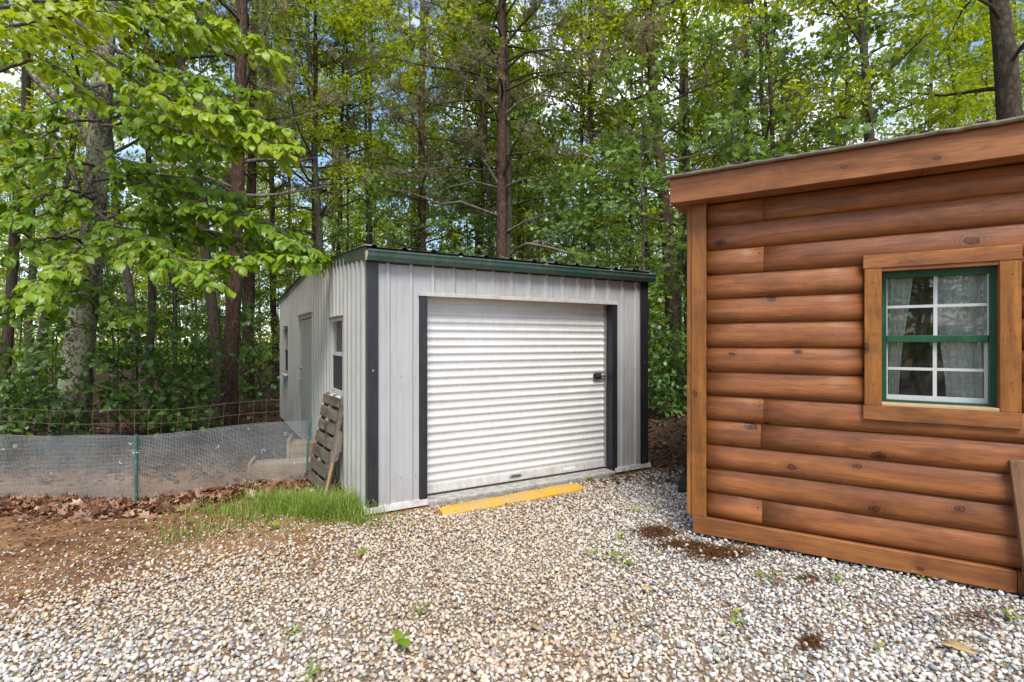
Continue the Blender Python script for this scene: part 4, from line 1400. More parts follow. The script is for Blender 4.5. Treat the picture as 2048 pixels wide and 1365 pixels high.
def curve(p0, d0, length, n, bend, rng, wob=0.08):
    P = [np.array(p0, float)]; d = np.array(d0, float); d /= np.linalg.norm(d)
    st = length / (n - 1)
    for _ in range(n - 1):
        d = d + np.array(bend) * st + rng.normal(0, wob, 3)
        d /= np.linalg.norm(d)
        P.append(P[-1] + d * st)
    return np.array(P)


def broadleaf_meshes(name, seed, H, r0, lo, spread, nlimb, nsub, nleaf, leaf, tmpl, bark, leafmat, rise=(0.15, 0.75), top_open=0.8, flat=0.30, wob=0.032):
    rng = np.random.default_rng(seed)
    n = 16
    zz = np.linspace(-0.15, H, n)
    off = np.cumsum(rng.normal(0, wob * H / n * 2.2, (n, 2)), 0); off -= off[0]
    TP = np.c_[off, zz]
    rad = r0 * (1 - 0.86 * np.linspace(0, 1, n) ** 0.9); rad[0] *= 1.35; rad[1] *= 1.08
    tv, tf = tube_arr(TP, rad, 9)
    tv = tv + rng.normal(0, 0.02 * r0 + 0.002, tv.shape)
    limbs, pos, dr, cl = [], [], [], []
    for i in range(nlimb):
        f = lo + (0.985 - lo) * ((i + rng.uniform(0, 1)) / nlimb)
        z = f * H
        base = np.array([np.interp(z, zz, TP[:, 0]), np.interp(z, zz, TP[:, 1]), z])
        az = i * 2.39996 + rng.uniform(-0.5, 0.5)
        q = (f - lo) / (1 - lo)
        L = spread * (1 - q ** 1.7 * top_open) * rng.uniform(0.55, 1.1)
        el = rng.uniform(*rise) + 0.4 * q
        d = np.array([math.cos(az), math.sin(az), el])
        C = curve(base, d, L, 7, (0, 0, -0.18), rng, 0.10)
        rb = float(np.interp(z, zz, rad)) * 0.5
        limbs.append(tube_arr(C, np.linspace(max(0.010, min(rb, 0.05)), 0.004, 7), 4))
        for k in range(nsub):
            a = rng.uniform(0.25, 1.0)
            p = np.array([np.interp(a * 6, np.arange(7), C[:, j]) for j in range(3)])
            dd_ = C[min(6, int(a * 6) + 1)] - C[min(5, int(a * 6))]
            dd_ = dd_ / np.linalg.norm(dd_) + np.array([rng.normal(0, 0.8), rng.normal(0, 0.8), rng.normal(0.05, 0.25)])
            S = curve(p, dd_, L * rng.uniform(0.22, 0.45) + 0.15, 5, (0, 0, -0.25), rng, 0.15)
            limbs.append(tube_arr(S, np.linspace(0.006, 0.002, 5), 3))
            u = rng.uniform(0.1, 1.0, nleaf) ** 0.7 * 4
            q_ = np.stack([np.interp(u, np.arange(5), S[:, j]) for j in range(3)], -1)
            q_ += rng.normal(0, 1, q_.shape) * np.array([0.14, 0.14, 0.06]) * (leaf / 0.10)
            pos.append(q_)
            dv_ = norm(S[-1] - S[0])[None] * 0.8 + rng.normal(0, 0.7, (nleaf, 3)) + np.array([0, 0, -0.45])
            dr.append(dv_)
            cl.append(np.full(nleaf, rng.normal(0, 0.10)))
    pos = np.concatenate(pos); dr = np.concatenate(dr); cl = np.concatenate(cl)
    upv = norm(rng.normal(0, flat * 1.6, (len(pos), 3)) + np.array([0, 0, 1.0]))
    lv, lf = place_cards(tmpl[0], tmpl[1], pos, dr, upv, leaf * rng.uniform(0.65, 1.25, len(pos)), rng)
    tint = np.clip(0.5 + cl + rng.normal(0, 0.13, len(pos)), 0, 1)
    bv, bf = merge_arr([(a_, b_) for a_, b_ in limbs if True and b_.shape[1] == 4])
    return (new_mesh('trunk', tv, tf, bark, True), new_mesh('limbs', bv, bf, bark, True),
            new_mesh('crown', lv, lf, leafmat, False, {'tint': np.repeat(tint, len(tmpl[0]))}))


def needles(pos, axis, n_per, length, width, rng):
    n = len(pos)
    P = np.repeat(pos, n_per, 0); A = np.repeat(norm(axis), n_per, 0)
    d = norm(A * rng.uniform(0.35, 1.2, (n * n_per, 1)) + rng.normal(0, 0.55, (n * n_per, 3)))
    side = norm(np.cross(d, rng.normal(0, 1, d.shape)))
    Ln = (length * rng.uniform(0.7, 1.2, n * n_per))[:, None]
    V = np.stack([P + side * width, P - side * width, P + d * Ln], 1)
    F = np.arange(n * n_per * 3).reshape(-1, 3)
    return V.reshape(-1, 3), F


def pine_meshes(seed, H, r0, lo, spread, dead_to, ntuft, bark, nlimb=46, lean=0.01, extra=()):
    rng = np.random.default_rng(seed)
    n = 18
    zz = np.linspace(-0.15, H, n)
    off = np.cumsum(rng.normal(0, lean * H / n * 2, (n, 2)), 0); off -= off[0]
    TP = np.c_[off, zz]
    rad = r0 * (1 - 0.80 * np.linspace(0, 1, n)); rad[0] *= 1.25
    tv, tf = tube_arr(TP, rad, 10)
    tv = tv + rng.normal(0, 0.025 * r0, tv.shape)
    limbs, dead, tp, ta, tt = [], [], [], [], []

    def dress(C, L, alive):
        m = len(C)
        for k in range(rng.integers(8, 13) if alive else rng.integers(2, 5)):
            a = rng.uniform(0.3, 1.0) * (m - 1)
            p = np.array([np.interp(a, np.arange(m), C[:, j]) for j in range(3)])
            i0 = min(m - 2, int(a))
            d = norm(C[i0 + 1] - C[i0]) + rng.normal(0, 0.7, 3) + np.array([0, 0, 0.15])
            S = curve(p, d, L * rng.uniform(0.18, 0.42), 5, (0, 0, 0.35 if alive else -0.1), rng, 0.22)
            (limbs if alive else dead).append(tube_arr(S, np.linspace(0.007, 0.0022, 5), 3))
            if alive:
                u = rng.uniform(0.2, 1, ntuft) * 4
                q = np.stack([np.interp(u, np.arange(5), S[:, j]) for j in range(3)], -1) + rng.normal(0, 0.045, (ntuft, 3))
                tp.append(q); ta.append(np.broadcast_to(norm(S[-1] - S[0]), q.shape) + rng.normal(0, 0.35, q.shape) + np.array([0, 0, 0.25]))
                tt.append(np.full(ntuft, rng.normal(0, 0.14)))
            else:
                for _ in range(2):
                    s2 = curve(S[rng.integers(1, 4)], norm(S[-1] - S[0]) + rng.normal(0, 0.8, 3), L * 0.14, 4, (0, 0, 0), rng, 0.3)
                    dead.append(tube_arr(s2, np.linspace(0.004, 0.0015, 4), 3))

    for i in range(nlimb):
        f = lo + (0.98 - lo) * ((i + rng.uniform(0, 1)) / nlimb)
        z = f * H
        base = np.array([np.interp(z, zz, TP[:, 0]), np.interp(z, zz, TP[:, 1]), z])
        az = i * 2.39996 + rng.uniform(-0.6, 0.6)
        q = (f - lo) / (1 - lo)
        alive = f > dead_to or (f > dead_to * 0.7 and rng.uniform() < 0.3)
        L = spread * (1 - 0.65 * q) * rng.uniform(0.5, 1.15) * (1.0 if alive else 0.75)
        el = rng.uniform(-0.05, 0.45) + 0.3 * q
        C = curve(base, (math.cos(az), math.sin(az), el), L, 9, (rng.normal(0, 0.25), rng.normal(0, 0.25), rng.uniform(-0.35, 0.3)), rng, 0.16)
        rb = min(0.045, float(np.interp(z, zz, rad)) * 0.36)
        (limbs if alive else dead).append(tube_arr(C, np.linspace(rb, 0.005, 9), 5))
        dress(C, L, alive)
    for C, r_, alive in extra:
        C = np.asarray(C, float)
        (limbs if alive else dead).append(tube_arr(C, np.linspace(r_, 0.006, len(C)), 6))
        dress(C, 1.6, alive)
    tp = np.concatenate(tp); ta = np.concatenate(ta); tt = np.concatenate(tt)
    NP_ = 12
    nv, nf_ = needles(tp, ta, NP_, 0.10, 0.0062, rng)
    tint = np.clip(0.45 + tt + rng.normal(0, 0.10, len(tp)), 0, 1)
    tint = np.where(rng.uniform(size=len(tp)) < 0.06, 1.0, tint)
    lv, lf = merge_arr(limbs)
    out = [new_mesh('trunk', tv, tf, bark, True), new_mesh('limbs', lv, lf, M['bark_dark'], True),
           new_mesh('crown', nv, nf_, M['needle'], False, {'tint': np.repeat(tint, NP_ * 3)})]
    if dead:
        dv, df_ = merge_arr(dead)
        out.append(new_mesh('dead_branches', dv, df_, M['twig'], True))
    return out


def plant_tree(name, meshes, x, y, label, group=None, cat='tree', sc=1.0, rz=0.0, tilt=(0, 0), rfac=1.0, zoff=0.0, trunk_mat=None):
    e = empty(name, (x, y, float(gz(x, y)) + zoff), rz)
    if tilt != (0, 0):
        # lean along world x / y, keep the spin about the trunk
        e.rotation_euler = (Matrix.Rotation(tilt[0], 4, 'Y') @ Matrix.Rotation(tilt[1], 4, 'X') @ Matrix.Rotation(rz, 4, 'Z')).to_euler()
    e.scale = (sc, sc, sc)
    tag(e, label, cat, group)
    for me in meshes:
        o = bpy.data.objects.new(me.name.split('.')[0], me)
        COL.objects.link(o); o.parent = e
        if me.name.startswith('trunk'): o.scale = (rfac, rfac, 1)
    return e


# ------------------------------------------------------------------ the lime-leaved tree by the fence
hero = empty('broadleaf_tree', (*px(140, 0, 8.5)[:2], 0.0))
tag(hero, 'lichen-spotted broadleaf tree with large lime green leaves behind the netting', 'tree')
ho = np.array(hero.location)
tpts = np.array([px(*p) for p in ((138, 915, 8.5), (140, 885, 8.5), (147, 820, 8.5), (153, 740, 8.5), (163, 660, 8.47), (174, 580, 8.44), (183, 500, 8.42), (189, 420, 8.4), (195, 320, 8.35), (202, 220, 8.3), (208, 130, 8.25), (214, 20, 8.2), (222, -120, 8.2), (232, -300, 8.2))])
tr = np.array([0.40, 0.30, 0.245, 0.215, 0.195, 0.18, 0.17, 0.16, 0.15, 0.14, 0.13, 0.115, 0.095, 0.06])
t_i = np.linspace(0, len(tpts) - 1, 48)
tp_ = np.stack([np.interp(t_i, np.arange(len(tpts)), tpts[:, j]) for j in range(3)], -1)
tr_ = np.interp(t_i, np.arange(len(tpts)), tr)
v_, f_ = tube_arr(tp_, tr_, 18)
rb_ = np.random.default_rng(4)
v_ = v_ + rb_.normal(0, 0.008, v_.shape)
obj('trunk', new_mesh('trunk', v_ - ho, f_, M['bark_lichen'], True), hero)
hr = np.random.default_rng(31)
SPR = [  # control points (column, row, depth), twig length, twig spacing, brightness
    ([(60, 40, 7.2), (200, 110, 6.6), (330, 190, 6.2), (460, 245, 6.0), (575, 285, 5.9)], 0.52, 0.058, 0.72),
    ([(150, 40, 7.0), (270, 120, 6.5), (380, 180, 6.2), (480, 215, 6.1), (560, 250, 6.0)], 0.45, 0.058, 0.62),
    ([(215, 10, 6.8), (330, 50, 6.3), (430, 70, 6.1), (535, 105, 6.0)], 0.45, 0.058, 0.70),
    ([(150, 150, 6.9), (260, 225, 6.5), (350, 270, 6.3), (455, 310, 6.1)], 0.46, 0.062, 0.50),
    ([(-60, 70, 6.0), (40, 60, 5.6), (120, 40, 5.4), (190, 30, 5.3)], 0.48, 0.062, 0.85),
    ([(-60, 20, 6.5), (90, -10, 6.2), (220, -20, 6.1), (420, 10, 6.2)], 0.50, 0.062, 0.70),
    ([(-30, 150, 6.4), (60, 130, 6.0), (130, 150, 5.8), (170, 200, 5.7)], 0.38, 0.085, 0.66),
    ([(187, 440, 8.2), (300, 410, 7.2), (420, 410, 6.6), (540, 440, 6.3), (645, 490, 6.1)], 0.50, 0.058, 0.42),
    ([(180, 480, 8.0), (290, 500, 6.9), (400, 520, 6.4), (520, 510, 6.2), (625, 520, 6.1)], 0.42, 0.062, 0.50),
    ([(182, 500, 8.2), (250, 500, 7.0), (330, 510, 6.3), (420, 560, 6.0)], 0.46, 0.085, 0.48),
    ([(180, 480, 8.2), (150, 500, 7.0), (120, 540, 6.2), (80, 575, 5.9)], 0.40, 0.085, 0.55),
    ([(190, 360, 8.2), (290, 350, 7.4), (390, 360, 6.9), (480, 390, 6.6)], 0.50, 0.085, 0.30),
    ([(190, 330, 8.2), (110, 320, 7.4), (40, 330, 6.9), (-30, 350, 6.6)], 0.50, 0.085, 0.28),
    ([(190, 380, 8.2), (120, 400, 7.2), (50, 430, 6.6), (-20, 450, 6.4)], 0.46, 0.085, 0.34),
    ([(178, 560, 8.3), (230, 600, 7.6), (270, 640, 7.3)], 0.34, 0.09, 0.30),
    ([(176, 570, 8.3), (110, 600, 7.4), (40, 630, 6.9), (-30, 650, 6.7)], 0.46, 0.085, 0.30),
    ([(200, 250, 8.2), (270, 250, 7.6), (340, 280, 7.2), (400, 330, 7.0)], 0.45, 0.09, 0.30),
    ([(185, 420, 8.2), (330, 450, 7.4), (450, 470, 6.9), (560, 480, 6.6)], 0.42, 0.09, 0.30),
    ([(212, 60, 8.0), (300, 30, 7.6), (400, 40, 7.3), (500, 60, 7.1)], 0.60, 0.075, 0.50),
    ([(208, 110, 8.0), (300, 120, 7.5), (400, 140, 7.2), (500, 170, 7.0)], 0.60, 0.075, 0.45),
    ([(208, 90, 8.0), (140, 70, 7.5), (70, 80, 7.2), (-20, 100, 7.0)], 0.60, 0.075, 0.48),
    ([(203, 170, 8.0), (140, 200, 7.6), (70, 220, 7.3), (-20, 240, 7.1)], 0.50, 0.09, 0.36),
    ([(205, 150, 8.0), (280, 190, 7.6), (370, 220, 7.4), (470, 270, 7.2)], 0.55, 0.08, 0.42),
    ([(196, 300, 8.2), (250, 320, 7.8), (320, 400, 7.5), (380, 470, 7.3)], 0.50, 0.09, 0.32),
    ([(192, 340, 8.2), (260, 360, 7.6), (340, 380, 7.1), (430, 420, 6.8), (520, 450, 6.6)], 0.55, 0.075, 0.42),
    ([(188, 420, 8.2), (230, 440, 7.4), (290, 460, 6.8), (360, 500, 6.4)], 0.50, 0.08, 0.46),
    ([(188, 400, 8.2), (130, 380, 7.4), (70, 390, 6.9), (0, 410, 6.6)], 0.55, 0.08, 0.42),
    ([(182, 500, 8.2), (130, 470, 7.4), (80, 480, 6.8), (20, 510, 6.5)], 0.50, 0.08, 0.45),
    ([(200, 240, 8.2), (130, 250, 7.6), (60, 270, 7.2), (-10, 290, 7.0)], 0.55, 0.085, 0.40),
    ([(178, 560, 8.3), (130, 560, 7.4), (70, 580, 6.8), (0, 590, 6.5)], 0.45, 0.085, 0.40),
]
limb_parts, lp, ld, lt, lsz = [], [], [], [], []
for pts, tw, sp_, br in SPR:
    P = np.array([px(*p) for p in pts])
    m = 24
    ti = np.linspace(0, len(P) - 1, m)
    C = np.stack([np.interp(ti, np.arange(len(P)), P[:, j]) for j in range(3)], -1)
    C[1:-1] = 0.25 * C[:-2] + 0.5 * C[1:-1] + 0.25 * C[2:]
    C = C + np.cumsum(hr.normal(0, 0.012, C.shape), 0)
    limb_parts.append(tube_arr(C, np.linspace(0.024, 0.004, m), 6))
    ax_len = np.linalg.norm(np.diff(C, axis=0), axis=1).sum()
    nt = int(ax_len / sp_)
    for k in range(nt):
        a = (k + hr.uniform(0, 1)) / nt
        if a < 0.14: continue
        i0 = min(m - 2, int(a * (m - 1)))
        p = C[i0] + (C[i0 + 1] - C[i0]) * (a * (m - 1) - i0)
        ax = norm(C[i0 + 1] - C[i0])
        lat = norm(np.cross(ax, [0, 0, 1.0])) * (1 if k % 2 else -1)
        d = ax * hr.uniform(0.5, 1.0) + lat * hr.uniform(0.4, 1.0) + np.array([0, 0, hr.uniform(-0.5, 0.35)])
        L = tw * hr.uniform(0.45, 1.1) * (1 - 0.35 * a)
        S = curve(p, d, L, 5, (0, 0, -0.9), hr, 0.10)
        limb_parts.append(tube_arr(S, np.linspace(0.0045, 0.0018, 5), 4))
        nl = hr.integers(7, 11)
        for q in range(nl):
            b = 0.35 + 0.65 * q / (nl - 1)
            pp = np.array([np.interp(b * 4, np.arange(5), S[:, j]) for j in range(3)])
            dirn = norm(S[4] - S[3]) * 0.6 + norm(np.cross(S[4] - S[0], [0, 0, 1.0])) * hr.uniform(-1, 1) + np.array([0, 0, -0.35 - 0.25 * hr.uniform()]) + hr.normal(0, 0.18, 3)
            lp.append(pp); ld.append(dirn); lt.append(br + hr.normal(0, 0.13)); lsz.append(0.075 + 0.085 * hr.uniform() ** 1.2)
lp, ld = np.array(lp), np.array(ld)
upv = norm(hr.normal(0, 0.30, lp.shape) + np.array([0.05, -0.25, 1.0]))
lv, lf = place_cards(T_OVAL[0], T_OVAL[1], lp, ld, upv, np.array(lsz), hr)
v_, f_ = merge_arr(limb_parts)
obj('limbs', new_mesh('limbs', v_ - ho, f_, M['bark_grey'], True), hero)
obj('crown', new_mesh('crown', lv - ho, lf, M['leaf_lime'], True, {'tint': np.repeat(np.clip(lt, 0, 1), len(T_OVAL[0]))}), hero)
# bare diagonal limbs of the same tree
for pts, r0_, r1_ in (([(186, 300, 8.36), (150, 235, 8.2), (110, 185, 8.1), (60, 130, 8.0), (0, 70, 8.0)], 0.075, 0.03),
                      ([(182, 480, 8.42), (140, 330, 8.2), (90, 275, 8.1), (20, 250, 8.0)], 0.045, 0.02),
                      ([(205, 210, 8.3), (250, 205, 8.0), (300, 200, 7.8), (330, 210, 7.7)], 0.035, 0.015)):
    P = np.array([px(*p) for p in pts])
    ti = np.linspace(0, len(P) - 1, 18)
    C = np.stack([np.interp(ti, np.arange(len(P)), P[:, j]) for j in range(3)], -1) + np.cumsum(hr.normal(0, 0.008, (18, 3)), 0)
    v_, f_ = tube_arr(C, np.linspace(r0_, r1_, 18), 9)
    obj('limb', new_mesh('limb', v_ - ho, f_, M['bark_lichen'], True), hero)

# ------------------------------------------------------------------ woodland kinds
BRO = [broadleaf_meshes('b', 41, 15.0, 0.13, 0.30, 2.6, 32, 7, 30, 0.125, T_KITE, M['bark_grey'], M['leaf_wood']),
       broadleaf_meshes('b', 42, 17.0, 0.14, 0.36, 2.9, 30, 7, 31, 0.130, T_KITE, M['bark_dark'], M['leaf_wood']),
       broadleaf_meshes('b', 43, 13.0, 0.11, 0.22, 2.3, 32, 7, 26, 0.120, T_KITE, M['bark_grey'], M['leaf_wood']),
       broadleaf_meshes('b', 44, 18.0, 0.15, 0.42, 3.1, 28, 8, 31, 0.135, T_KITE, M['bark_dark'], M['leaf_wood'])]
FAR = [broadleaf_meshes('f', 46, 12.0, 0.12, 0.06, 3.0, 40, 7, 30, 0.20, T_KITE, M['bark_dark'], M['leaf_wood']),
       broadleaf_meshes('f', 47, 15.0, 0.14, 0.10, 3.4, 40, 7, 32, 0.21, T_KITE, M['bark_dark'], M['leaf_wood'])]
MAP = [broadleaf_meshes('m', 51, 6.2, 0.045, 0.30, 1.6, 17, 6, 17, 0.120, T_MAPLE, M['bark_grey'], M['leaf_maple'], (0.0, 0.35), 0.6, 0.22),
       broadleaf_meshes('m', 52, 8.0, 0.055, 0.28, 1.9, 19, 6, 17, 0.125, T_MAPLE, M['bark_grey'], M['leaf_maple'], (0.0, 0.35), 0.6, 0.22)]
SAP = [broadleaf_meshes('s', 61, 4.6, 0.03, 0.15, 1.2, 15, 5, 18, 0.105, T_KITE, M['bark_dark'], M['leaf_shrub'], (0.1, 0.5), 0.6, 0.25),
       broadleaf_meshes('s', 62, 6.5, 0.04, 0.20, 1.5, 17, 5, 20, 0.110, T_KITE, M['bark_dark'], M['leaf_wood'], (0.1, 0.5), 0.6, 0.25)]
SHR = [broadleaf_meshes('h', 71, 1.5, 0.016, 0.05, 0.75, 11, 4, 9, 0.120, T_OVAL, M['bark_dark'], M['leaf_shrub'], (0.2, 0.9), 0.4, 0.25),
       broadleaf_meshes('h', 72, 0.9, 0.012, 0.05, 0.60, 10, 4, 9, 0.110, T_OVAL, M['bark_dark'], M['leaf_shrub'], (0.2, 0.9), 0.4, 0.25),
       broadleaf_meshes('h', 73, 2.2, 0.020, 0.15, 0.95, 11, 4, 10, 0.125, T_OVAL, M['bark_dark'], M['leaf_shrub'], (0.1, 0.7), 0.4, 0.25)]
PIN = [pine_meshes(81, 17.0, 0.15, 0.20, 2.5, 0.34, 11, M['bark_pine']),
       pine_meshes(82, 19.0, 0.16, 0.24, 2.7, 0.36, 11, M['bark_pine'])]


def leaning(x0, y0, x1, y1, Y):
    """(base column,row) and upper (column,row) at depth Y -> base xy and lean about Y"""
    a_, b_ = px(x0, y0, Y), px(x1, y1, Y)
    return a_[0], math.atan2(b_[0] - a_[0], b_[2] - a_[2])


def tall(meshes, x0, x1, Y, dia, label, name='pine_tree', sc=1.0, rz=0.0, r0=0.15, y0=840, y1=0):
    X, tl = leaning(x0, y0, x1, y1, Y)
    want = dia * 0.5 / FPX * Y
    return plant_tree(name, meshes, X, Y, label, None, 'tree', sc, rz, (tl, 0), want / (r0 * sc * 0.86))


# main pine behind the shed, with its bare curving limbs
mp_y = 13.6
mp_o = px(1003, 0, mp_y); mp_o[2] = 0


def mp(*pts):
    return np.array([px(x, y, mp_y + dy) - mp_o for x, y, dy in pts])


extra = [(mp((1000, 372, 0), (975, 330, -.2), (945, 285, -.4), (930, 235, -.5), (925, 190, -.6), (935, 150, -.6), (955, 120, -.5), (985, 90, -.4)), 0.050, False),
         (mp((1000, 430, 0), (960, 415, -.3), (920, 400, -.6), (880, 405, -.9), (830, 385, -1.2), (780, 372, -1.5)), 0.040, False),
         (mp((1005, 375, 0), (950, 360, -.2), (900, 370, -.4), (860, 390, -.6)), 0.035, False),
         (mp((1012, 225, 0), (1040, 200, -.3), (1075, 185, -.5), (1100, 175, -.7)), 0.035, False),
         (mp((1012, 370, 0), (1045, 355, -.3), (1085, 350, -.5), (1130, 340, -.8)), 0.028, False),
         (mp((1015, 460, 0), (1050, 440, -.4), (1090, 425, -.8), (1140, 415, -1.1)), 0.035, False),
         (mp((1000, 120, 0), (960, 60, -.3), (920, 30, -.6), (870, 5, -.9), (820, -10, -1.2)), 0.040, True),
         (mp((1008, 90, 0), (1040, 50, -.2), (1075, 15, -.4), (1100, -30, -.5)), 0.045, True),
         (mp((1008, 140, 0), (1050, 100, -.5), (1110, 95, -1.0), (1180, 105, -1.5), (1240, 95, -1.9)), 0.035, True),
         (mp((1000, 160, 0), (940, 140, -.6), (860, 130, -1.2), (770, 110, -1.8), (690, 120, -2.2)), 0.035, True),
         (mp((1000, 240, 0), (930, 215, -.6), (850, 200, -1.2), (760, 215, -1.8), (680, 200, -2.2)), 0.030, True),
         (mp((1008, 180, 0), (1070, 150, -.5), (1140, 140, -1.0), (1220, 150, -1.5)), 0.030, True),
         (mp((1000, 340, 0), (900, 330, -.8), (800, 345, -1.6), (700, 320, -2.2)), 0.030, True)]
main_pine = pine_meshes(91, 17.0, 0.18, 0.30, 2.6, 0.38, 13, M['bark_pine'], 40, 0.002, extra)
plant_tree('pine_tree', main_pine, mp_o[0], mp_y, 'tall straight reddish pine with curving bare limbs rising behind the middle of the shed roof')
# fallen grey bough above the roof edge
fb = MB()
P = np.array([px(*p) for p in ((1030, 500, 12.6), (1055, 488, 12.3), (1080, 492, 12.0), (1105, 497, 11.8), (1130, 505, 11.6), (1160, 508, 11.4), (1175, 520, 11.3), (1195, 535, 11.2))])
fb.tube(P, np.linspace(0.045, 0.012, len(P)), 7)
fbo = fb.build('dead_bough', M['twig'], None, True)
for pts in (((1080, 492, 12.0), (1110, 475, 12.0), (1150, 470, 12.1)), ((1130, 505, 11.6), (1150, 515, 11.5), (1165, 532, 11.4)), ((1055, 488, 12.3), (1085, 482, 12.4), (1105, 490, 12.5))):
    MB().tube(np.array([px(*p) for p in pts]), [0.02, 0.012, 0.006], 5).build('twig', M['twig'], fbo)
P0 = np.array([px(1030, 500, 12.6), px(1010, 520, 12.9), px(1006, 560, 13.4)])
MB().tube(P0, [0.045, 0.055, 0.06], 7).build('bough_foot', M['twig'], fbo)
tag(fbo, 'grey lichen-crusted dead bough low over the right half of the shed roof', 'branch')

tall(PIN[0], 458, 477, 9.9, 28, 'stout dark reddish pine rising from behind the wire fence close to the shed', rz=0.4)
tall(BRO[3], 455, 400, 10.6, 20, 'slim reddish trunk leaning away from the stout pine near the fence', 'broadleaf_tree', rz=1.0, y0=850, y1=450)
tall(PIN[1], 494, 498, 14.5, 19, 'pine just shed-side of the stout dark pine near the fence', rz=2.2)
tall(BRO[0], 294, 250, 10.6, 17, 'lichen-flecked slender tree between the lime-leaved tree and the stout pine', 'broadleaf_tree', rz=0.3, y1=430, sc=0.95)
tall(BRO[1], 302, 296, 11.6, 14, 'thin dark tree beside the lichen-flecked slender tree', 'broadleaf_tree', rz=2.9, y1=430)
tall(BRO[2], 52, 90, 10.2, 16, 'dark tree leaning towards the lime-leaved tree at the left edge', 'broadleaf_tree', rz=1.9, y1=640)
tall(BRO[3], 0, 20, 9.6, 18, 'dark trunk cut by the left edge of the photo', 'broadleaf_tree', rz=0.9, y1=500)
tall(PIN[0], 848, 850, 15.6, 18, 'dark pine standing left of the main pine above the gutter', rz=2.5)
tall(BRO[1], 964, 966, 18.5, 10, 'thin trunk close behind the bare limbs of the main pine', 'broadleaf_tree', rz=5.0)
tall(BRO[0], 1156, 1156, 16.5, 13, 'nearer the main pine of two slim trunks side by side above the roof', 'broadleaf_tree', rz=3.0)
tall(BRO[2], 1192, 1192, 16.0, 13, 'farther from the main pine of two slim trunks side by side above the roof', 'broadleaf_tree', rz=0.8, sc=1.2)
tall(PIN[1], 1358, 1305, 12.4, 22, 'reddish pine leaning over between the shed and the cabin corner', rz=3.6)
tall(BRO[3], 1384, 1376, 13.6, 13, 'slim dark tree partly hidden by the cabin corner board', 'broadleaf_tree', rz=1.6)
tall(BRO[0], 1262, 1260, 15.0, 11, 'slim tree over the shed end of the gutter', 'broadleaf_tree', rz=4.4)
tall(BRO[1], 680, 682, 18.0, 12, 'pale slim trunk just above the shed front corner', 'broadleaf_tree', rz=0.2)
tall(PIN[0], 625, 627, 15.5, 14, 'pine behind the shed rake trim beside the lime foliage', rz=5.4)
tall(BRO[3], 738, 735, 20.0, 9, 'thin trunk between the shed corner and the dark pine', 'broadleaf_tree', rz=2.0)
tall(BRO[2], 1782, 1770, 11.0, 27, 'crooked dark tree rising above the cabin roof over the window', 'broadleaf_tree', rz=0.5, sc=1.15, y0=280)
tall(BRO[1], 2040, 2030, 9.4, 54, 'thick grey trunk at the right edge above the cabin roof', 'broadleaf_tree', rz=2.4, y0=240)
tall(PIN[1], 1560, 1548, 12.5, 13, 'small dark pine above the middle of the cabin fascia', rz=1.3, sc=0.62, y0=280)
tall(PIN[0], 1500, 1495, 15.0, 14, 'thin pine above the cabin roof between the corner and the window', rz=4.1, y0=280)

# maples and saplings whose leaves fill the gaps
fr = np.random.default_rng(5)
ORD = 'first second third fourth fifth sixth seventh eighth ninth tenth eleventh twelfth'.split()
for k, (cx_, Y, v, s) in enumerate(sorted(((1215, 11.9, 0, 1.0), (1290, 11.0, 1, 0.95), (1150, 13.6, 0, 1.0), (1080, 14.2, 1, 1.0), (900, 14.6, 0, 1.0), (780, 14.8, 1, 0.9), (1480, 11.5, 1, 1.1), (1680, 11.8, 1, 1.2)))):
    X = (cx_ - 1024) / FPX * Y
    if not clear_of_buildings(np.array([X]), np.array([Y]), 0.35)[0]: Y += 1.5; X = (cx_ - 1024) / FPX * Y
    plant_tree('maple_sapling', MAP[v], X, Y, 'young maple with layered cool green leaves behind the shed, %s counted from the left' % ORD[k], 'young maples behind the shed', 'sapling', s, fr.uniform(0, 6.28))


NTH = 'first second third fourth fifth sixth seventh eighth ninth tenth eleventh twelfth thirteenth fourteenth fifteenth sixteenth seventeenth eighteenth nineteenth twentieth'.split()


def fill(kinds, n, x_range, y_range, label, group, name, sc=(0.85, 1.2), cat='tree', gap=1.0, taken=[], skip=None, rf=(0.7, 1.1)):
    got = tries = 0
    made = []
    while got < n and tries < n * 40:
        tries += 1
        Y = fr.uniform(*y_range); X = fr.uniform(*x_range) * Y
        if not clear_of_buildings(np.array([X]), np.array([Y]), 0.6)[0]: continue
        if skip is not None and skip(X, Y): continue
        if any((X - a_) ** 2 + (Y - b_) ** 2 < (gap * c_) ** 2 for a_, b_, c_ in taken): continue
        taken.append((X, Y, 1.0))
        k = kinds[int(fr.integers(0, len(kinds)))]
        made.append((X / Y, plant_tree(name, k, X, Y, label, group, cat, fr.uniform(*sc), fr.uniform(0, 6.28), (fr.normal(0, 0.02), fr.normal(0, 0.02)), fr.uniform(*rf))))
        got += 1
    if n <= 20:      # few enough to count along the rank
        for q, (_, e) in enumerate(sorted(made, key=lambda m_: m_[0])):
            e['label'] = '%s, %s from the left' % (label, NTH[q])


def blue_gap(X, Y):
    """openings between the crowns where the sky stays clear"""
    c = 1024 + X / Y * FPX
    return (855 < c < 935) or (1585 < c < 1650) or (90 < c < 150)


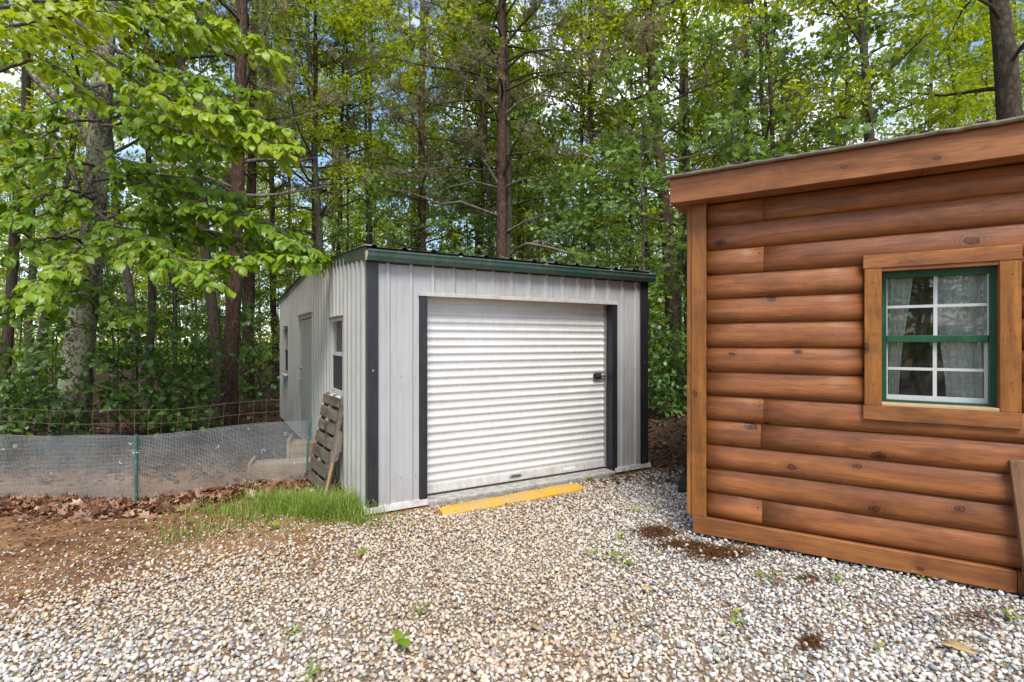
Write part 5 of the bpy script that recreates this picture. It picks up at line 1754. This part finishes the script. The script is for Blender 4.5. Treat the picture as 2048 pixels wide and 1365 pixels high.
fill(BRO, 9, (-1.02, 1.0), (13.5, 19), 'slim leafy tree in the first ranks behind the shed', 'trees in the first ranks of the wood', 'broadleaf_tree', gap=1.3, skip=blue_gap)
fill(BRO, 14, (-0.95, 0.62), (14, 26), 'very thin pale-stemmed tree among the thicker trunks', 'very thin pale stems in the wood', 'broadleaf_tree', (0.8, 1.0), gap=0.9, skip=blue_gap, rf=(0.32, 0.45))
fill(PIN, 4, (-0.7, 0.7), (14.5, 24), 'dark straight pine standing among the leafy trees of the wood', 'pines among the leafy trees', 'pine_tree', gap=1.3, skip=blue_gap)
fill(BRO, 20, (-1.05, 1.02), (19, 30), 'leafy tree in the middle of the wood', 'trees in the middle of the wood', 'broadleaf_tree', gap=1.6, skip=blue_gap)
fill(BRO, 30, (-1.05, 1.02), (30, 48), 'distant leafy tree deep in the wood', 'distant trees deep in the wood', 'broadleaf_tree', (1.0, 1.35), gap=2.0)
fill(FAR, 44, (-1.05, 0.62), (36, 62), 'low-branched tree closing the far side of the wood', 'trees closing the far side of the wood', 'broadleaf_tree', (0.8, 1.2), gap=2.0)
for k, (X, Y, v, sc_) in enumerate(((-4.5, -15, 0, 0.9), (-7.5, -17, 1, 0.9), (-11, -16, 0, 1.0), (-9, -21, 1, 1.1), (-5.5, -20, 0, 1.1), (-2.0, -18, 1, 0.9), (-14, -19, 0, 1.1))):
    plant_tree('broadleaf_tree', FAR[v], X, Y, 'dark tree across the yard seen only mirrored in the cabin window', 'trees mirrored in the cabin window', 'tree', sc_, k * 1.1)
fill(SAP, 10, (-1.0, 0.45), (12, 20), 'thin leafy sapling under the trees', 'saplings under the trees', 'leafy_sapling', (0.7, 1.15), 'sapling', 0.9)
fill(SAP, 18, (-1.0, 0.6), (20, 42), 'leafy sapling far back between the trunks', 'saplings far back in the wood', 'leafy_sapling', (0.9, 1.5), 'sapling', 0.9)
fill(SAP, 13, (-1.0, -0.42), (13, 25), 'leafy sapling among the stems behind the wire fence', 'saplings behind the wire fence', 'leafy_sapling', (0.9, 1.3), 'sapling', 0.9)
# shrubs behind the fences and by the dirt bank
ORD = 'first second third fourth fifth sixth seventh eighth ninth tenth eleventh twelfth thirteenth fourteenth fifteenth'.split()
for k, (cx_, Y, v, s) in enumerate(sorted(((15, 7.3, 1, 1.0), (70, 7.8, 1, 1.0), (232, 8.0, 2, 0.9), (275, 8.7, 0, 1.1), (335, 8.3, 1, 1.1), (385, 9.2, 0, 0.9), (105, 10.0, 0, 1.2), (-25, 8.4, 0, 1.1), (520, 11.6, 0, 1.1), (470, 13.2, 2, 1.0), (420, 12.2, 0, 1.2)))):
    X = (cx_ - 1024) / FPX * Y
    plant_tree('shrub', SHR[v], X, Y, 'green leafy shrub behind the wire fence, %s counted from the left edge' % ORD[k], 'shrubs behind the wire fence', 'shrub', s, fr.uniform(0, 6.28))
for k, (cx_, Y, v, s) in enumerate(sorted(((1300, 10.4, 1, 1.0), (1345, 10.9, 0, 1.0), (1372, 11.4, 1, 1.2), (1310, 11.6, 2, 0.8), (1395, 11.0, 0, 1.0)))):
    X = (cx_ - 1024) / FPX * Y
    plant_tree('shrub', SHR[v], X, Y, 'bright leafy shrub in the gap beyond the shed, %s counted from the shed corner' % ORD[k], 'shrubs between shed and cabin', 'shrub', s, fr.uniform(0, 6.28))

# far undergrowth that reads as one mass between the distant stems
ug = np.random.default_rng(55)
n = 26000
Yu = ug.uniform(24, 60, n); pu = np.c_[ug.uniform(-1.12, 0.66, n) * Yu, Yu]
hu = (0.4 + 3.4 * np.clip(0.5 + 0.9 * vnoise(pu[:, 0] * 0.5, pu[:, 1] * 0.5, 15), 0.05, 1)) * ug.uniform(0, 1, n) ** 0.8
lv, lf = place_cards(T_KITE[0], T_KITE[1], np.c_[pu, gz(pu[:, 0], pu[:, 1]) + hu], np.c_[ug.normal(0, 1, (n, 2)), ug.normal(-0.3, 0.4, n)], norm(ug.normal(0, 0.45, (n, 3)) + np.array([0, -0.2, 1.0])), ug.uniform(0.16, 0.34, n), ug)
o = obj('undergrowth', new_mesh('undergrowth', lv, lf, M['leaf_wood'], False, {'tint': np.repeat(np.clip(ug.normal(0.35, 0.16, n), 0, 1), 4)}))
tag(o, 'low green undergrowth far back between the stems of the wood', 'undergrowth', kind='stuff')

# ------------------------------------------------------------------ leaf litter, grass, weeds
lr = np.random.default_rng(77)


def litter(name, xy, h, size, mat, label, rng, tint_mu=0.5, parent=None, tilt=0.55, tsd=0.2, tm=None):
    tm = T_DEAD if tm is None else tm
    n = len(xy)
    z = gz(xy[:, 0], xy[:, 1]) + h
    d = np.c_[rng.normal(0, 1, (n, 2)), rng.normal(0, tilt, n)]
    up = norm(np.c_[rng.normal(0, tilt, (n, 2)), np.ones(n)])
    v, f = place_cards(tm[0], tm[1], np.c_[xy, z], d, up, size, rng, 0.3)
    tint = np.clip(rng.normal(tint_mu, tsd, n), 0, 1)
    o = obj(name, new_mesh(name, v, f, mat, False, {'tint': np.repeat(tint, len(tm[0]))}), parent)
    tag(o, label, 'leaves', kind='stuff')
    return o


cfl, sfl = polyline(NP, 0.01)
i = lr.integers(0, len(cfl), 5200)
off = np.abs(lr.normal(0, 0.15, 5200))
base_ = cfl[i]
back = lr.uniform(size=5200) < 0.12
nrm_ = np.where(base_[:, :1] < -3.7, np.array([[-0.08, -0.99]]), np.array([[0.45, -0.89]]))
xy = base_ + nrm_ * np.where(back, -off * 0.6, off)[:, None] + lr.normal(0, 0.03, (5200, 2))
s_h, t_h = shed_st(xy[:, 0], xy[:, 1])
ok = (s_h < -0.12) & ((xy[:, 0] < -2.62) | (lr.uniform(size=5200) < 0.7))
ht = (0.085 * np.clip(1 - off / 0.42, 0, 1) ** 1.2) * lr.uniform(0, 1, 5200)
litter('fallen_leaves', xy[ok], ht[ok] + 0.005, lr.uniform(0.05, 0.12, ok.sum()), M['dead_leaf'], 'bank of brown fallen leaves along the foot of the netting', lr, 0.60, None, 0.5, 0.28, T_CURL)
n = 9000
Yf = lr.uniform(6.0, 16, n); xy = np.c_[lr.uniform(-1.1, 0.6, n) * Yf, Yf]
ok = clear_of_buildings(xy[:, 0], xy[:, 1], 0.02)
litter('forest_litter', xy[ok], lr.uniform(0.0, 0.025, ok.sum()), lr.uniform(0.05, 0.11, ok.sum()), M['forest_leaf'], 'dull brown leaf litter over the forest floor', lr, 0.5, None, 0.3)


n = 5200
xy = np.c_[lr.uniform(-5.6, -1.4, n), lr.uniform(2.7, 5.4, n)]
db = gravel_bound(xy[:, 0]) - xy[:, 1] + 0.3 * vnoise(xy[:, 0] * 2, xy[:, 1] * 2, 4)
ok = (lr.uniform(size=n) < np.clip(0.15 - db * 0.9, 0.05, 0.9)) & clear_of_buildings(xy[:, 0], xy[:, 1])
litter('leaf_crumbs', xy[ok], lr.uniform(0.0, 0.006, ok.sum()), lr.uniform(0.012, 0.04, ok.sum()), M['dead_leaf'], 'reddish crumbs of broken leaves strewn over the bare dirt', lr, 0.42, None, 0.2, 0.25)
n = 900
xy = np.c_[lr.uniform(-3.0, 3.4, n), lr.uniform(2.5, 6.6, n)]
ok = clear_of_buildings(xy[:, 0], xy[:, 1])
litter('leaf_scraps', xy[ok], np.full(ok.sum(), 0.024), lr.uniform(0.012, 0.032, ok.sum()), M['dead_leaf'], 'small brown leaf scraps caught between the gravel stones', lr, 0.35, None, 0.3, 0.2)


def blades(xy, length, rng, width=0.0035, droop=0.55, zoff=0.0):
    n = len(xy); m = 5
    az = rng.uniform(0, 2 * np.pi, n); out = np.c_[np.cos(az), np.sin(az), np.zeros(n)]
    bend = rng.uniform(0.15, 1.0, n) * droop
    a = np.linspace(0, 1, m)
    P = np.c_[xy, gz(xy[:, 0], xy[:, 1]) + zoff][:, None, :] + out[:, None, :] * (bend * length)[:, None, None] * (a ** 1.8)[None, :, None] \
        + np.array([0, 0, 1.0]) * (length[:, None] * (a - 0.35 * bend[:, None] * a ** 2.2))[:, :, None]
    side = np.cross(out, [0, 0, 1.0])
    w = width * (1 - a ** 1.5) * 1.0 + 0.0003
    V = np.stack([P + side[:, None, :] * w[None, :, None], P - side[:, None, :] * w[None, :, None]], 2).reshape(-1, 3)
    i0 = (np.arange(n)[:, None] * m + np.arange(m - 1)[None]) * 2
    F = np.stack([i0, i0 + 1, i0 + 3, i0 + 2], -1).reshape(-1, 4)
    return V, F, m * 2


gr_ = np.random.default_rng(8)
xy_l, ln_l = [], []
for cx_, cy_, sx, sy, ang_, n, l0, l1 in ((-1.86, 5.02, 0.33, 0.11, 2.75, 1900, 0.10, 0.28), (-2.25, 5.22, 0.30, 0.12, 2.8, 1000, 0.07, 0.22), (-2.62, 5.02, 0.35, 0.12, 2.9, 650, 0.05, 0.14), (-1.62, 5.12, 0.10, 0.20, 1.9, 700, 0.14, 0.32), (-2.75, 4.45, 0.16, 0.10, 0.4, 160, 0.04, 0.11), (-3.0, 4.1, 0.45, 0.25, 0.2, 160, 0.03, 0.08), (-2.6, 4.7, 0.5, 0.18, 2.9, 260, 0.04, 0.10)):
    u = gr_.normal(0, 1, (n, 2)) * np.array([sx, sy])
    c_, s__ = math.cos(ang_), math.sin(ang_)
    q = np.c_[u[:, 0] * c_ - u[:, 1] * s__ + cx_, u[:, 0] * s__ + u[:, 1] * c_ + cy_]
    xy_l.append(q); ln_l.append(gr_.uniform(l0, l1, n))
xy = np.concatenate(xy_l); ln = np.concatenate(ln_l)
s_h, t_h = shed_st(xy[:, 0], xy[:, 1])
ok = (s_h < -0.05) | (t_h < -0.10)
xy, ln = xy[ok], ln[ok]
v, f, m = blades(xy, ln * 0.95, gr_, 0.0026, 1.15)
o = obj('grass', new_mesh('grass', v, f, M['grass'], True, {'tint': np.repeat(np.clip(gr_.normal(0.45, 0.24, len(xy)) + 0.15 * vnoise(xy[:, 0] * 9, xy[:, 1] * 9, 12), 0, 1), m)}))
tag(o, 'fresh green grass tuft at the foot of the shed corner and pallet', 'grass', kind='stuff')

# pine straw and mulch scraps on the gravel
bits = []
for cx_, cy_, rx, ry, rz_, n in ((1312, 1066, 28, 9, 0, 1700), (1365, 1092, 36, 6, 0, 1300), (1440, 1108, 42, 9, 0, 2600), (1622, 1162, 22, 6, 0, 220), (1622, 1289, 15, 11, 0, 420), (1950, 1240, 40, 18, 0, 200), (1150, 1000, 120, 20, 0, 320), (1330, 950, 60, 20, 0, 300)):
    q = np.array([ground_pt(cx_ + gr_.normal(0, rx * 0.6) * (1 if gr_.uniform() < 0.7 else 2.0), cy_ + gr_.normal(0, ry * 0.55) * (1 if gr_.uniform() < 0.7 else 2.2)) for _ in range(n)])
    bits.append(q)
bits = np.concatenate(bits)
n = len(bits)
dd_ = norm(np.c_[gr_.normal(0, 1, (n, 2)), gr_.normal(0, 0.25, n)])
L_ = gr_.uniform(0.015, 0.055, n)[:, None]
side = norm(np.cross(dd_, gr_.normal(0, 1, dd_.shape))) * gr_.uniform(0.0012, 0.003, n)[:, None]
p0 = np.c_[bits, gz(bits[:, 0], bits[:, 1]) + gr_.uniform(0.012, 0.036, n)]
v = np.stack([p0 - side, p0 + side, p0 + dd_ * L_ + side * 0.6, p0 + dd_ * L_ - side * 0.6], 1).reshape(-1, 3)
f = np.arange(n * 4).reshape(-1, 4)
M['straw'] = simple('brown_pine_straw', (0.13, 0.058, 0.022), 0.95, 0, 0.1, 0.3, 40.0)
o = obj('pine_straw', new_mesh('pine_straw', v, f, M['straw']))
tag(o, 'patches of brown pine straw drifted on the gravel near the cabin', 'pine straw', kind='stuff')


def weed(xp, yp, kind, label, s=1.0):
    xy0 = ground_pt(xp, yp)
    e = empty('weed', (*xy0, float(gz(*xy0)) + 0.012), R.uniform(0, 6))
    tag(e, label, 'weed', 'weeds sprouting in the gravel')
    rr = np.random.default_rng(int(xp * 7 + yp))
    if kind == 'sprig':
        n = 14
        az = rr.uniform(0, 6.28, n); rad_ = rr.uniform(0.0, 0.055, n) * s
        pos = np.c_[np.cos(az) * rad_, np.sin(az) * rad_, rr.uniform(0.008, 0.05, n) * s]
        d = np.c_[np.cos(az), np.sin(az), rr.normal(0.1, 0.3, n)]
        sz_ = rr.uniform(0.022, 0.042, n) * s
    else:
        n = 4
        az = np.array([0.3, 3.3, 1.6, 4.9]); pos = np.c_[np.cos(az) * 0.004, np.sin(az) * 0.004, np.full(n, 0.045 * s)]
        d = np.c_[np.cos(az), np.sin(az), np.array([0.15, 0.2, 0.5, 0.4])]
        sz_ = np.array([0.09, 0.085, 0.04, 0.04]) * s
    up = norm(np.c_[rr.normal(0, 0.25, (n, 2)), np.ones(n)])
    v, f = place_cards(T_OVAL[0], T_OVAL[1], pos, d, up, sz_, rr)
    obj('leaves', new_mesh('leaves', v, f, M['leaf_lime' if kind != 'sprig' else 'grass'], True, {'tint': np.repeat(rr.uniform(0.3, 0.8, n), len(T_OVAL[0]))}), e)
    st_ = MB()
    for k in range(min(n, 6)):
        st_.tube([(0, 0, -0.015), tuple(pos[k] * 0.6), tuple(pos[k])], 0.0013, 4)
    st_.build('stem', M['grass_stem'], e)


M['grass_stem'] = simple('green_stem', (0.10, 0.16, 0.03), 0.7, 0, 0.3)
for xp, yp, kd, lb, s in ((800, 1296, 'seedling', 'two-leaved bright seedling in the gravel at the front', 1.0),
                          (1245, 1078, 'sprig', 'low weed in the gravel right of the pine straw bend', 1.1),
                          (1190, 1112, 'sprig', 'weed in mid gravel straight out from the roller door latch', 0.9),
                          (1245, 1128, 'sprig', 'tufted weed below the other weeds in mid gravel', 1.3),
                          (1535, 1162, 'sprig', 'largest green weed along the cabin skirt board', 1.3),
                          (1672, 1164, 'sprig', 'small green weed under the cabin window side', 0.8),
                          (1846, 1160, 'sprig', 'weed tucked under the skirt board below the cabin window', 0.9),
                          (1478, 1246, 'sprig', 'pale weed on the open gravel in front of the cabin', 1.0),
                          (2010, 1240, 'sprig', 'weed beside a bare patch near the leaning board', 1.0),
                          (1752, 1298, 'sprig', 'tiny weed near the large tan oak leaf', 0.6),
                          (1178, 962, 'sprig', 'weed at the end of the yellow wheel stop', 1.1),
                          (1252, 946, 'sprig', 'weed against the shed base flashing near its far front corner', 1.0),
                          (1268, 1026, 'sprig', 'pale weed between wheel stop and cabin corner', 1.1),
                          (860, 1008, 'sprig', 'weed at the foot of the black door jamb near the grass', 0.9),
                          (1006, 1010, 'sprig', 'weed growing against the middle of the yellow wheel stop', 0.7),
                          (618, 1352, 'sprig', 'weed at the bottom edge of the photo', 0.9),
                          (842, 1230, 'sprig', 'weed in open gravel behind the two-leaved seedling', 0.9),
                          (724, 1112, 'seedling', 'seedling in the gravel just below the grass tuft', 0.7),
                          (545, 1060, 'seedling', 'yellowish broad seedling at the edge of the grass', 0.8),
                          (590, 1268, 'sprig', 'thin weed in the gravel left of the seedling', 0.7)):
    weed(xp, yp, kd, lb, s)


def fallen(xp, yp, size, mat, label, rz, lobes=True):
    xy0 = ground_pt(xp, yp)
    n = 36
    pts = []
    for k in range(n):
        a = k / n * 2 * math.pi
        r = (0.5 + (0.20 * math.cos(a * 7 + 0.4) if lobes else 0.05 * math.cos(3 * a))) * (0.55 + 0.45 * abs(math.cos(a / 2 + 0.2)))
        pts.append((math.cos(a) * r * 1.5, math.sin(a) * r * 0.8))
    V = [(0, 0, 0.05)] + [(x * size, y * size, 0.05 + 0.10 * size * math.sin(3 * x + y * 5) + 0.12 * size * abs(y)) for x, y in pts]
    V[0] = (0, 0, 0.05)
    F = [(0, 1 + k, 1 + (k + 1) % n) for k in range(n)]
    me = new_mesh('fallen_leaf', V, F, mat, True, {'tint': np.full(n + 1, R.uniform(0.4, 0.95))})
    o = obj('fallen_leaf', me, None, (*xy0, float(gz(*xy0)) - 0.006), (R.uniform(-.15, .15), R.uniform(-.15, .15), rz))
    tag(o, label, 'leaf', 'fallen leaves on the gravel')
    o.modifiers.new('blade', 'SOLIDIFY').thickness = 0.0008


M['tan_leaf'] = mat_leaf('tan_dry_oak_leaf', (0.30, 0.20, 0.09), (0.42, 0.29, 0.14), (0.52, 0.38, 0.2), 0.15, 0, 0.03, (1.1, 1.0, 0.8))
fallen(1912, 1303, 0.115, M['tan_leaf'], 'large tan dry oak leaf on the gravel near the bottom corner', -0.5)
fallen(1556, 1172, 0.06, M['dead_leaf'], 'reddish fallen leaf beside the largest weed by the skirt board', 0.4)
fallen(1548, 1150, 0.05, M['dead_leaf'], 'small dark fallen leaf close to the skirt board', 2.0)
fallen(1925, 1166, 0.055, M['dead_leaf'], 'pinkish fallen leaf under the skirt board below the window', 1.0)
fallen(2005, 1188, 0.09, M['dead_leaf'], 'big red-brown fallen leaf under the leaning board', 0.2)
fallen(1290, 1186, 0.06, M['tan_leaf'], 'pale tan fallen leaf in the middle of the gravel', 0.1)
fallen(1075, 1268, 0.06, M['tan_leaf'], 'pale leaf lying on the front gravel right of the seedling', 2.2)
fallen(182, 1015, 0.07, M['tan_leaf'], 'pale curled leaf in front of the brown leaf bank', 0.2, False)
